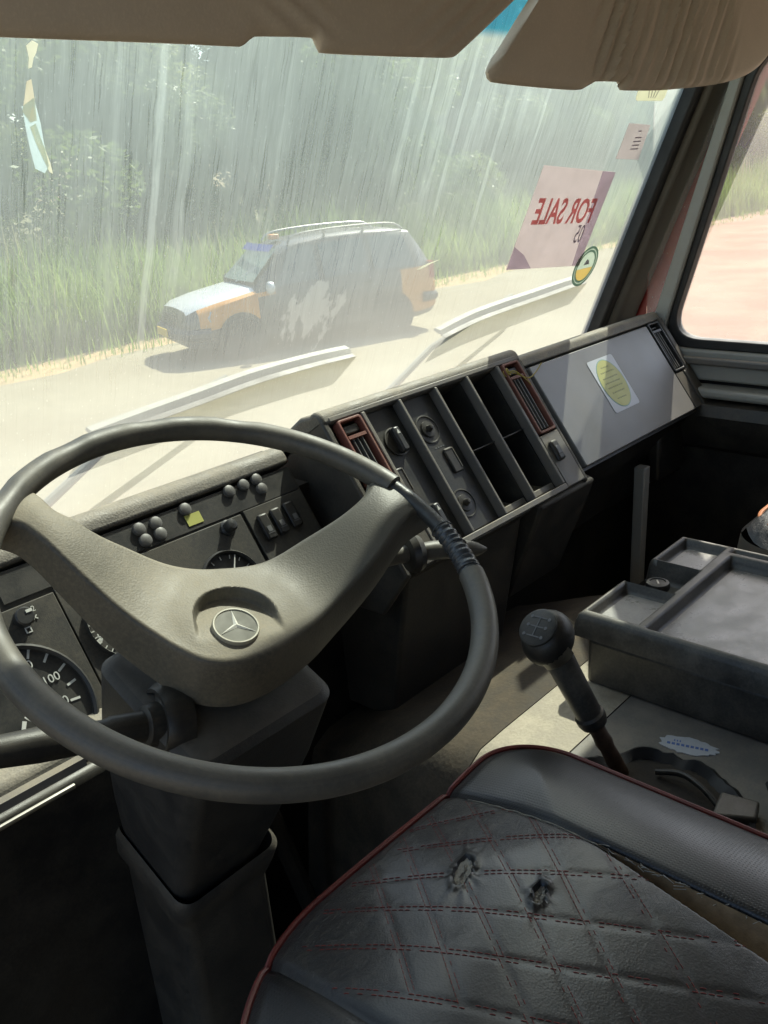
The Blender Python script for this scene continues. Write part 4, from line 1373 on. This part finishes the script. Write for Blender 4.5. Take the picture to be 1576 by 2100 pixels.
xs = sorted(set(np.round(np.concatenate([np.linspace(1.0, 1.336, 113), [1.013, 1.127, 1.224, 1.297]]), 4)))
ys = np.concatenate([np.linspace(-.12, .44, 60), np.linspace(.444, .585, 60)])
x0n, x1n, yn = 1.134, 1.216, .506
vid = {}; V = []; Fc = []
for i, x in enumerate(xs):
    for j, y in enumerate(ys):
        hh = tray_h(x, y)
        d = min(x - 1.0, 1.336 - x, .585 - y)
        er = .012
        if d < er: hh -= er - math.sqrt(max(0, er * er - (er - d) ** 2))
        dn = min(x - x0n, x1n - x, y - yn)
        if dn > -.007:
            hh -= sstep(dn, -.007, .003) * .036
        vid[i, j] = len(V); V.append((x, y, TZ + hh))
for i in range(len(xs) - 1):
    for j in range(len(ys) - 1):
        Fc.append((vid[i, j], vid[i + 1, j], vid[i + 1, j + 1], vid[i, j + 1]))
# skirt
loop = [vid[i, len(ys) - 1] for i in range(len(xs))][::-1] + [vid[0, j] for j in range(len(ys))][::-1]
k0 = len(V)
for q in loop:
    p = V[q]
    dx = -.003 if abs(p[0] - 1.0) < 1e-6 else (.003 if abs(p[0] - 1.336) < 1e-6 else 0)
    dy = .003 if abs(p[1] - .585) < 1e-6 else 0
    V.append((p[0] + dx, p[1] + dy, TZ - .037))
for q in range(len(loop) - 1): Fc.append((loop[q], loop[q + 1], k0 + q + 1, k0 + q))
right = [vid[len(xs) - 1, j] for j in range(len(ys))]
k1 = len(V)
for q in right: V.append((1.339, V[q][1], TZ - .037))
for q in range(len(right) - 1): Fc.append((right[q], right[q + 1], k1 + q + 1, k1 + q))
mb = MB(); mb.add(V, Fc); mb.build('lid', M['tray'], tray, ang=80)
for x0, x1, y0, y1, z in ((1.022, 1.118, .506, .566, -.0176), (1.233, 1.319, .512, .566, -.0176), (1.021, 1.288, -.09, .477, -.0196)):
    mb = MB(); mb.prism(TF, rrect(x0, x1, y0, y1, .006, 3), z - .001, z + .0012); mb.build('compartment_bed', M['traybed'], tray, smooth=False)
mb = MB(); mb.lathe(Frame((1.166, .543, TZ - .036), (1, 0, 0), (0, 1, 0)), [(.011, 0), (.011, .014), (.0175, .016), (.0185, .022), (.0165, .0265), (.012, .0275), (.0115, .0262), (.001, .0262)], 26)
lk = mb.build('lock', M['black'], tray)
mb = MB(); mb.box(Frame((1.166, .543, TZ - .0098), (.8, .6, 0), (-.6, .8, 0)), -.007, .007, -.0012, .0012, -.0002, .0008); mb.build('keyhole', M['metal'], lk)
mb = MB(); mb.box(Frame((1.166, .528, TZ - .034), (1, 0, 0), (0, 1, 0)), -.02, .014, -.006, .006, 0, .003); mb.build('lock_plate', M['metal'], lk)

# gear lever
gear = thing('gear_lever', 'worn black gear lever with pattern cap and rusty shaft beside the tray box', 'gear lever', (.850, .433, -.712))
gb_, gt_ = Vector((.850, .433, -.712)), Vector((.785, .498, -.512))
ax = (gt_ - gb_).normalized()
L = (gt_ - gb_).length
GFm = axis_frame(gb_, ax)
mb = MB(); 
pts = [gb_ + ax * t for t in np.linspace(-.01, .10, 12)]
mb.tube(pts, [.0105 + random.uniform(-.0012, .0012) for _ in pts], 12); mb.build('shaft', M['rust_steel'], gear)
mb = MB(); mb.lathe(GFm, [(.013, .078), (.0165, .081), (.0185, .088), (.0185, .095), (.0155, .099)], 24); mb.build('collar', M['dash'], gear)
mb = MB(); mb.lathe(GFm, [(.0160, .097), (.0165, .13), (.0172, .17), (.0185, .205)], 24); mb.build('sleeve', M['tray'], gear)
# knob: rounded head leaning to the driver
kc = gb_ + ax * (L - .006)
kx = (ax + Vector((-.55, -.12, .15))).normalized()
KF = axis_frame(kc, kx, (0, 1, 0))
rows = []
for i in range(15):
    t = i / 14
    h = -.025 + .049 * t
    r = .030 * math.sin(math.acos(max(-1, min(1, (t - .52) / .55)))) ** .8 if 0 < t < 1 else .008
    r = max(r, .012)
    rows.append([KF(r * 1.12 * math.cos(a), r * math.sin(a), h) for a in np.linspace(0, 2 * math.pi, 28, endpoint=False)])
mb = MB(); mb.grid(rows, close_v=True, caps=True); kn = mb.build('knob', M['black'], gear, ang=60)
mb = MB(); mb.lathe(KF, [(.023, .0225), (.0235, .0262), (.021, .0278), (.001, .0282)], 28); cap = mb.build('knob_cap', M['panel'], gear)
mb = MB()
for a0, a1, b0, b1 in ((-.013, -.0115, -.009, .009), (-.001, .0005, -.009, .009), (.0105, .012, -.009, .009), (-.013, .012, -.0007, .0007)): mb.box(KF, a0, a1, b0, b1, .0282, .0287 + (.0001 if a1 - a0 > .01 else 0))
for a, b in ((-.012, -.012), (-.012, .012), (0, -.012), (0, .012), (.011, -.012), (.011, .012)): mb.lathe(Frame(KF(a, b, .0278), KF.u, KF.v, KF.n), [(.0022, 0), (.0022, .0007)], 10)
mb.build('shift_pattern', M['grey'], cap, smooth=False)
mb = MB(); q = KF(-.026, .004, -.012)
rows = [[KF((.0312 + .0004) * 1.05 * math.cos(a) , .0300 * math.sin(a), h) for h in (-.016, -.008, 0.0)] for a in np.linspace(3.4, 4.6, 10)]
mb.grid(rows); mb.build('worn_patch', M['metal'], kn)

# ------------------------------------------------------------------ driver's seat
seat = thing('driver_seat', 'black leatherette driver seat cushion with red piping, diamond stitching and a split seam', 'seat', (.44, .2, -.85))
SX0, SX1, SY0, SY1 = .20, .712, -.25, .487
RL, RR = .20, .075
SEAMX = .582


def seat_z(x, y):
    d = edge_dist(x, y)
    z = -.6 + .030 * math.sin(math.pi / 2 * min(1, max(0, d) / .17)) - .004 * (1 - sstep(d, 0, .015))
    # bolster
    if x > SEAMX: z += .007 * math.sin(math.pi * min(1, (x - SEAMX) / (SX1 - SEAMX))) ** .8
    else:
        z += .002 * math.sin(math.pi * max(0, min(1, (x - .325) / (SEAMX - .325))))
    z -= .004 * math.exp(-((x - SEAMX) / .004) ** 2)
    z -= .005 * math.exp(-((x - .325) / .005) ** 2)
    return z


def fold(p0, p1):
    return (Vector(p0), Vector(p1))


def ext(p0, p1, a, b):
    p0, p1 = Vector(p0), Vector(p1); d = (p1 - p0)
    return (p0 - d * a, p0 + d * b)


QL = [ext((.524, .466), (.582, .406), .2, 1.0), ext((.497, .444), (.578, .332), .2, 1.0), ext((.463, .416), (.531, .315), .55, 1.6), ext((.431, .389), (.510, .244), .55, 2.0), ext((.396, .361), (.476, .205), .6, 2.2),
      ext((.357, .340), (.430, .180), .6, 2.0)]
QL2 = [ext((.579, .460), (.430, .256), .05, 1.7), ext((.533, .467), (.426, .312), .05, 1.8), ext((.578, .383), (.504, .289), .0, 3.2), ext((.437, .394), (.374, .310), 1.0, 1.0), ext((.578, .305), (.49, .19), .0, 2.0), ext((.455, .475), (.36, .345), .0, 1.0)]


def seg_d(p, s):
    a, b = s; ab = b - a
    t = max(0, min(1, (p - a).dot(ab) / ab.dot(ab)))
    return (p - a - ab * t).length


TEARS = (((.484, .391), .020), ((.497, .3215), .0135))


def seat_top(x, y):
    z = seat_z(x, y)
    if .33 < x < SEAMX and y > -.05:
        p = Vector((x, y))
        dm = min(seg_d(p, s) for s in QL + QL2)
        z += .0006 * (sstep(dm, 0, .007) - 1)
        # tears: craters with a lip
        for (c, r) in TEARS:
            px_, py_ = (x - c[0]) * .94 + (y - c[1]) * .35, ((y - c[1]) * .94 - (x - c[0]) * .35) * 2.7
            dd = math.hypot(px_, py_); an_ = math.atan2(py_, px_)
            z -= .0065 * (1 - sstep(dd, r * .8, r * (1 + .08 * math.sin(7 * an_)))); z += .0022 * math.exp(-((dd - r * 1.15) / (r * .25)) ** 2)
            z += .0016 * sstep(dd, r, r * 1.4) * math.exp(-(dd - r) / (r * .9)) * math.sin(11 * an_ + 3 * math.sin(3 * an_))
    if SEAMX - .06 < x < SEAMX + .002 and y < .318:
        # split beside the bolster seam opens wider towards the back
        wgap = .040 * min(1, (.318 - y) / .19)
        z -= .026 * sstep(x, SEAMX - wgap - .004, SEAMX - wgap + .002)
    return z


def edge_dist(x, y):
    """distance to the rounded outline of the cushion"""
    for cx, R, sx in ((SX1 - RR, RR, 1), (SX0 + RL, RL, -1)):
        dx, dy = (x - cx) * sx, y - (SY1 - R)
        if dx > 0 and dy > 0: return R - math.hypot(dx, dy)
    return min(x - SX0, SX1 - x, SY1 - y)


def front_y(x):
    if x > SX1 - RR: return SY1 - RR + math.sqrt(max(0, RR * RR - (x - SX1 + RR) ** 2))
    if x < SX0 + RL: return SY1 - RL + math.sqrt(max(0, RL * RL - (x - SX0 - RL) ** 2))
    return SY1


def seat_patch(x0, x1, nx, m, name, ny=200):
    rows = []
    for i in range(nx):
        x = x0 + (x1 - x0) * i / (nx - 1)
        row = []
        for j in range(ny):
            px, py = x, SY0 + (front_y(x) - SY0) * (j / (ny - 1)) ** .75
            row.append((px, py, seat_top(px, py)))
        rows.append(row)
    mb = MB(); mb.grid(rows); return mb.build(name, m, seat, ang=70)


seat_patch(SX0, .325, 30, M['perf'], 'left_bolster', 120)
seat_patch(.3252, SEAMX, 150, M['leather'], 'quilted_panel')
seat_patch(SEAMX + .0002, SX1, 50, M['perf'], 'right_bolster', 120)
# side wall and piping follow the outline
ol = []
for y in np.linspace(SY0, SY1 - RR, 30): ol.append((SX1, y))
for i in range(1, 24):
    a = rad(90 * i / 24); ol.append((SX1 - RR + RR * math.cos(a), SY1 - RR + RR * math.sin(a)))
for x in np.linspace(SX1 - RR, SX0 + RL, 40): ol.append((x, SY1))
for i in range(1, 32):
    a = rad(90 + 90 * i / 32); ol.append((SX0 + RL + RL * math.cos(a), SY1 - RL + RL * math.sin(a)))
for y in np.linspace(SY1 - RL, SY0, 30): ol.append((SX0, y))
cen = Vector((.435, .1))
rows = []
for x, y in ol:
    o2 = Vector((x, y)) - cen; o2.normalize()
    z = seat_top(x, y)
    rows.append([(x, y, z), (x + o2.x * .004, y + o2.y * .004, z - .012), (x + o2.x * .007, y + o2.y * .007, z - .05), (x - o2.x * .004, y - o2.y * .004, -.74)])
mb = MB(); mb.grid(rows); mb.build('cushion_side', M['leather'], seat)
mb = MB(); mb.tube([(x + .0012, y + .001, seat_top(x, y) + .0006) for x, y in ol], .0032, 8); mb.build('piping', M['piping'], seat)
mb = MB(); mb.box(WORLD, .25, .67, -.2, .36, -1.11, -.72); mb.build('seat_base', M['black'], seat, bevel=.02)
# foam showing in the split
rows = []
for y in np.linspace(-.2, .315, 40):
    w = .042 * min(1, (.318 - y) / .19)
    rows.append([(SEAMX - w * .75, y, seat_z(SEAMX - .02, y) - .024), (SEAMX - w * .4, y, seat_z(SEAMX - .02, y) - .016), (SEAMX - .001, y, seat_z(SEAMX - .02, y) - .003)])
mb = MB(); mb.grid(rows); mb.build('exposed_foam', M['foam'], seat)
mb = MB()
for k in range(60):
    y = random.uniform(-.1, .32); p = Vector((SEAMX + random.uniform(-.002, .001), y, seat_z(SEAMX, y) + .0005))
    mb.tube([p, p + Vector((random.uniform(-.004, .002), random.uniform(-.006, .006), random.uniform(.0, .004))), p + Vector((random.uniform(-.008, .003), random.uniform(-.012, .012), random.uniform(-.002, .004)))], .00035, 4)
mb.tube(interp([(SEAMX - .0005, y, seat_z(SEAMX, y) + .0008 + .0006 * math.sin(y * 300)) for y in np.linspace(-.1, .46, 60)], 160).tolist(), .0008, 5)
mb.build('frayed_edge', M['greyfoam'], seat, kind='stuff')
mb = MB()
for (c, r) in TEARS:
    rows = []
    for i in range(6):
        q = i / 5
        rows.append([(c[0] + .97 * r * q * (.94 * math.cos(a) - .35 * math.sin(a) / 2.7), c[1] + .97 * r * q * (.35 * math.cos(a) + .94 * math.sin(a) / 2.7), seat_z(*c) - .0036 + .0008 * math.sin(9 * a + i)) for a in np.linspace(0, 2 * math.pi, 20, endpoint=False)])
    mb.grid(rows, close_v=True)
mb.build('tear_backing', M['greyfoam'], seat, kind='stuff')
# red double stitching along the diamonds
mb = MB()
for a, b in QL + QL2:
    d = (b - a); Ls = d.length; d.normalize(); n_ = Vector((-d.y, d.x))
    for o2 in (-.0021, .0021):
        t = 0
        while t < Ls:
            p = a + d * t + n_ * o2; q = a + d * (t + .0042) + n_ * o2
            t += .0056
            if not (.330 < p.x < SEAMX - .004 and -.05 < p.y < front_y(p.x) - .006) : continue
            if p.y < .318 and p.x > SEAMX - .040 * min(1, (.318 - p.y) / .19) - .004: continue
            if min(math.hypot(p.x - .484, p.y - .391), math.hypot(p.x - .497, p.y - .3215)) < .017: continue
            if random.random() < .14 + .65 * sstep(.36 - p.y, 0, .15) * random.random(): continue
            mb.tube([(p.x, p.y, seat_top(p.x, p.y) + .0001), ((p.x + q.x) / 2, (p.y + q.y) / 2, seat_top((p.x + q.x) / 2, (p.y + q.y) / 2) + .0005), (q.x, q.y, seat_top(q.x, q.y) + .0001)], .00036, 4, caps=False)
mb.build('red_stitching', M['thread'], seat, kind='stuff')

# passenger seat, only its near front corner shows
ps = thing('passenger_seat', 'dusty passenger seat corner with orange piping at the right edge behind the tray box', 'seat', (1.62, .2, -.9))
rows = []
for i in range(25):
    x = 1.40 + .42 * i / 24
    row = []
    for j in range(40):
        y = -.2 + .735 * j / 39
        R = .08; cx, cy = 1.40 + R, .535 - R
        px, py = x, y
        dx, dy = cx - x, y - cy
        if dx > 0 and dy > 0:
            m_ = max(dx, dy); l = math.hypot(dx, dy)
            if l > 0: px, py = cx - dx * m_ / l, cy + dy * m_ / l
        d = min(px - 1.40, .535 - py)
        row.append((px, py, -.575 - .05 * (1 - sstep(d, 0, .05))))
    rows.append(row)
mb = MB(); mb.grid(rows); mb.build('cushion', M['leather'], ps, ang=70)
ol2 = [(1.40, y) for y in np.linspace(-.2, .455, 20)] + [(1.48 - .08 * math.cos(rad(a)), .455 + .08 * math.sin(rad(a))) for a in range(8, 90, 8)] + [(x, .535) for x in np.linspace(1.48, 1.82, 12)]
rows = [[(x, y, -.625), (x - .004, y + .004, -.66), (x, y, -.75)] for x, y in ol2]
mb = MB(); mb.grid(rows); mb.build('cushion_side', M['trim'], ps)
ins = [(1.425, y, -.595) for y in np.linspace(-.2, .445, 20)] + [(1.49 - .065 * math.cos(rad(a)), .445 + .065 * math.sin(rad(a)), -.595) for a in range(8, 90, 8)] + [(x, .51, -.595) for x in np.linspace(1.49, 1.82, 12)]
mb = MB(); mb.tube(ins, .004, 8); mb.build('piping', M['orangepiping'], ps)
mb = MB(); mb.box(WORLD, 1.43, 1.80, -.2, .49, -1.11, -.74); mb.build('seat_base', M['black'], ps, bevel=.02)

# ------------------------------------------------------------------ sun visors
def visor(name, bottom, top_l, top_r, thick, ripple, label, base_y, lean):
    """padded board: bottom edge polyline (x, z) in the plane of the board, top edge straight"""
    kv = .57 / .70
    bottom = [(a * kv, b * kv) for a, b in bottom]; top_l = (top_l[0] * kv, top_l[1] * 1.0); top_r = (top_r[0] * kv, top_r[1]); base_y *= kv
    v = thing(name, label, 'sun visor', (sum(p[0] for p in bottom) / len(bottom), base_y, bottom[0][1]))
    B = interp(bottom, 150)
    rowsf, rowsb = [], []
    NV = 40
    rows = []
    for i in range(150):
        s = i / 149
        bx, bz = B[i]
        tx = top_l[0] + (top_r[0] - top_l[0]) * s; tz = top_l[1] + (top_r[1] - top_l[1]) * s
        ring = []
        for j in range(NV + 1):
            t = j / NV
            x = bx + (tx - bx) * t; z = bz + (tz - bz) * t
            e = min(t * abs(tz - bz) + .0005, min(s, 1 - s) * 8 + .0005)
            pad = thick / 2 * min(1, (e / .010)) ** .5
            y = base_y - (z - bottom[0][1]) * lean
            ring.append((x, y - pad - ripple(x / kv, z / kv), z))
        for j in range(NV, -1, -1):
            t = j / NV
            x = bx + (tx - bx) * t; z = bz + (tz - bz) * t
            e = min(t * abs(tz - bz) + .0005, min(s, 1 - s) * 8 + .0005)
            pad = thick / 2 * min(1, (e / .010)) ** .5
            y = base_y - (z - bottom[0][1]) * lean
            ring.append((x, y + pad, z))
        rows.append(ring)
    mb = MB(); mb.grid(rows, close_v=True, caps=True)
    mb.build('visor_board', M['visor'], v, ang=60)
    mb = MB(); yt = base_y - (top_l[1] - bottom[0][1]) * lean
    mb.tube([(top_l[0] + .03, yt, top_l[1] - .004), (top_r[0] - .03, yt, top_r[1] - .004)], .006, 10)
    mb.build('hinge_rod', M['metal'], v)
    return v


def rip_left(x, z):
    a = math.exp(-((x - .93) / .10) ** 2) * math.sin((x * .9 - z * 1.6) * 190) * .0022
    b = math.exp(-((x - .66) / .05) ** 2) * math.sin((x * .7 + z * 1.2) * 210) * .0018
    return a + b + .0012 * math.sin(x * 23) * math.sin(z * 40)


def rip_right(x, z):
    w = sstep(x, 1.18, 1.26) * (1 - sstep(x, 1.62, 1.72))
    ph = (x * .93 - z * .62) * 200 + .9 * math.sin(x * 9) + .5 * math.sin(z * 31)
    return w * (.0030 + .0010 * math.sin(x * 31)) * (math.sin(ph) + .35 * math.sin(ph * 1.7 + 2)) + .001 * math.sin(x * 17) * math.sin(z * 33)


# plane of the boards at y = .70
visor('sun_visor', [(.10, .104), (.369, .107), (.52, .109), (.588, .1095), (.600, .1105), (.612, .117), (.622, .119), (.685, .121), (.692, .119), (.696, .111), (.705, .108), (.80, .1085), (.890, .110), (.908, .1112), (.922, .117), (.982, .149), (1.038, .179), (1.066, .195)],
      (.10, .24), (1.10, .24), .012, rip_left, 'plain tan sun visor on the left with a notched lower edge', .70, .0)
visor('sun_visor', [(1.100, .196), (1.080, .180), (1.036, .147), (.992, .111), (.976, .099), (.978, .090), (.995, .086), (1.09, .082), (1.178, .080), (1.200, .083), (1.222, .090), (1.235, .0915), (1.290, .092), (1.298, .090), (1.303, .083), (1.315, .081), (1.40, .0815), (1.472, .084), (1.60, .091), (1.71, .102), (1.79, .119), (1.845, .142), (1.92, .19), (1.95, .23)],
      (1.20, .26), (2.0, .26), .014, rip_right, 'wrinkled tan sun visor on the right above the sale notice', .70, .0)

# ------------------------------------------------------------------ things stuck on the windscreen (inner face, n > 0)
SG = Frame(GW.o, GW.u, GW.v, GW.n)
nt = thing('sale_notice', 'pinkish FOR SALE notice stuck on the windscreen, lettering seen reversed', 'notice', GW(1.51, .16, .001))
P_ = [(1.388, .375), (1.652, .350), (1.645, .163), (1.376, .189)]
mb = MB(); mb.prism(SG, P_, .0012, .0018); mb.build('notice_sheet', M['notice'], nt, smooth=False)
mb = MB(); mb.prism(SG, [(1.60, .3547), (1.6515, .3502), (1.6445, .1635), (1.615, .1660), (1.607, .25)], .0018, .0021); mb.build('violet_border', M['noticeviolet'], nt, smooth=False)
mb = MB(); mb.prism(SG, [(1.3765, .1895), (1.46, .1812), (1.42, .212), (1.379, .232)], .0018, .0021); mb.build('violet_border', M['noticeviolet'], nt, smooth=False)
NTF = Frame(GW(1.514, .290, .0023), (Vector(GW.u) * .264 + Vector(GW.v) * -.0245), GW.v, GW.n)
text('notice_lettering', 'FOR SALE', Frame(GW(1.517, .293, .0022), GW.u * 1 + GW.v * -.07, GW.v, GW.n), .056, M['redink'], nt, mirror=False, bold=.0012) if False else None
# the words face the road, so from the cab they read in mirror writing
def mirrored(body, cx, cv, size, m, bold, sx, name):
    F = Frame(GW(cx, cv, .0022), GW.u - GW.v * .075, GW.v + GW.u * .02, GW.n)
    F.u = F.u * sx
    return text(name, body, F, size, m, nt, c=0, mirror=True, bold=bold, thick=.0002)
mirrored('FOR SALE', 1.515, .283, .066, M['redink'], .0012, .76, 'notice_lettering')
mirrored('05', 1.597, .232, .052, M['greyink'], .0, .62, 'notice_number')
# serifs on the lettering
pm = thing('permit_paper', 'small pale printed permit stuck high on the windscreen beside the pillar', 'permit', GW(1.68, .37, .001))
P_ = [(1.634, .440), (1.7205, .4355), (1.7257, .3702), (1.633, .3758)]
mb = MB(); mb.prism(SG, P_, .0012, .0017); mb.build('permit_sheet', M['permit'], pm, smooth=False)
mb = MB()
for k, (w, v) in enumerate(((.012, .425), (.026, .413), (.030, .406), (.028, .399), (.030, .392))): mb.box(SG, 1.685 - w * .3, 1.685 + w * .7, v - .0011, v + .0011, .0017, .0020)
mb.build('permit_print', M['greyink'], pm, smooth=False)
rs = thing('round_sticker', 'round green ringed sticker at the lower corner of the sale notice', 'sticker', GW(1.69, .12, .001))
RC = (1.672, .158)
for nm, r1, r0, m in (('outer_ring', .043, .038, 'greensticker'), ('ring_line', .0379, .0355, 'palesticker'), ('inner_ring', .0354, .031, 'greensticker')):
    ring_plate(SG, circ(RC[0], RC[1], r1, 40), circ(RC[0], RC[1], r0, 40), .0021, .0026).build(nm, M[m], rs, smooth=False)
for nm, a0, a1, m in (('upper_disc', -8, 188, 'palesticker'), ('ochre_band', 188, 352, 'ochre')):
    mb = MB(); mb.prism(SG, [(RC[0] + .0309 * math.cos(rad(a0 + (a1 - a0) * k / 24)), RC[1] + .0309 * math.sin(rad(a0 + (a1 - a0) * k / 24))) for k in range(25)], .0021, .0025); mb.build(nm, M[m], rs, smooth=False)
mb = MB(); mb.prism(SG, [(RC[0] - .01, RC[1] + .004), (RC[0] + .012, RC[1] + .004), (RC[0] + .006, RC[1] + .012), (RC[0] - .002, RC[1] + .016)], .0026, .0029); mb.build('emblem', M['greyink'], rs, smooth=False)
ys_ = MB(); ys_.prism(SG, rrect(1.622, 1.735, .479, .545, .01, 4), .0012, .0018)
cs_ = thing('cream_sticker', 'cream sticker half hidden behind the right sun visor', 'sticker', GW(1.68, .48, .001))
ys_.build('sticker_sheet', M['creamsticker'], cs_, smooth=False)
ys_ = MB()
for dx in (-.012, -.004, .004, .012): ys_.prism(SG, [(1.682 + dx, .484), (1.684 + dx, .484), (1.682 + dx * 1.8, .502), (1.680 + dx * 1.8, .502)], .0018, .0021)
ys_.build('sticker_print', M['greyink'], cs_, smooth=False)
ts = thing('torn_sticker', 'torn remains of a pale sticker on the far left of the windscreen', 'sticker', GW(.475, .405, .001))
for nm, m, P_ in (('blue_remnant', 'tornblue', [(.4545, .470), (.466, .478), (.473, .455), (.478, .43), (.482, .415), (.478, .408), (.468, .413), (.463, .43), (.459, .447)]),
                  ('cream_strip', 'torncream', [(.4625, .452), (.468, .455), (.476, .435), (.4835, .418), (.4865, .407), (.483, .409), (.475, .424), (.468, .438)]),
                  ('ochre_remnant', 'tornochre', [(.459, .492), (.4635, .494), (.4665, .478), (.469, .458), (.4625, .456), (.455, .466), (.457, .478)]),
                  ('upper_scrap', 'torncream', [(.4585, .522), (.464, .5265), (.470, .524), (.468, .516), (.4655, .512), (.464, .504), (.4605, .503), (.461, .512)])):
    mb = MB(); mb.prism(SG, P_, .0012, .0016); mb.build(nm, M[m], ts, smooth=False)
sv_ = MB(); sv_.prism(SG, [(1.113, .224), (1.125, .2245), (1.142, .2290), (1.167, .2345), (1.155, .2335), (1.138, .2315), (1.122, .2275)], .0012, .0018)
tag(sv_.build('film_sliver', M['torncream'], None, smooth=False), 'thin white sliver of film stuck on the middle of the windscreen', 'film scrap')

# ------------------------------------------------------------------ wipers outside the glass
def wiper(name, pts, arm, label):
    w = thing(name, label, 'wiper', GW(*arm[0]), 'windscreen wipers')
    P = interp(pts, 40)
    mb = MB(); rows = []
    for i, (u, v) in enumerate(P):
        s = i / 39
        wd = .0060 * (1 - .35 * abs(2 * s - 1) ** 3)
        rows.append([GW(u, v + wd, -.022), GW(u, v + wd * .7, -.034), GW(u, v - wd * .6, -.036), GW(u, v - wd, -.024), GW(u, v - wd * .4, -.016)])
    mb.grid(rows, close_v=True, caps=True); mb.build('blade_holder', dustmetal, w)
    mb = MB(); rows = []
    for u, v in P: rows.append([GW(u, v - .002, -.018), GW(u, v - .0045, -.018), GW(u, v - .004, -.0066), GW(u, v - .0028, -.0066)])
    mb.grid(rows, close_v=True, caps=True); mb.build('rubber', M['seal'], w)
    mb = MB(); mb.tube([GW(*q) for q in arm], [.008, .006, .005], 8); mb.build('arm', dustmetal, w)


dustmetal = simple('dusty_wiper_metal', (.29, .28, .24), .7, var=.25, scale=60)
wiper('wiper', [(.560, .066), (.62, .071), (.72, .079), (.82, .088), (.93, .090), (1.025, .088)], [(.42, -.12, -.05), (.62, .02, -.055), (.79, .084, -.040)], 'pale dusty wiper blade lying across the screen nearer the steering wheel')
wiper('wiper', [(1.262, .075), (1.35, .090), (1.45, .098), (1.56, .104), (1.655, .110), (1.725, .113)], [(1.10, -.12, -.05), (1.30, .02, -.055), (1.50, .100, -.040)], 'pale dusty wiper blade in front of the glovebox side of the screen')
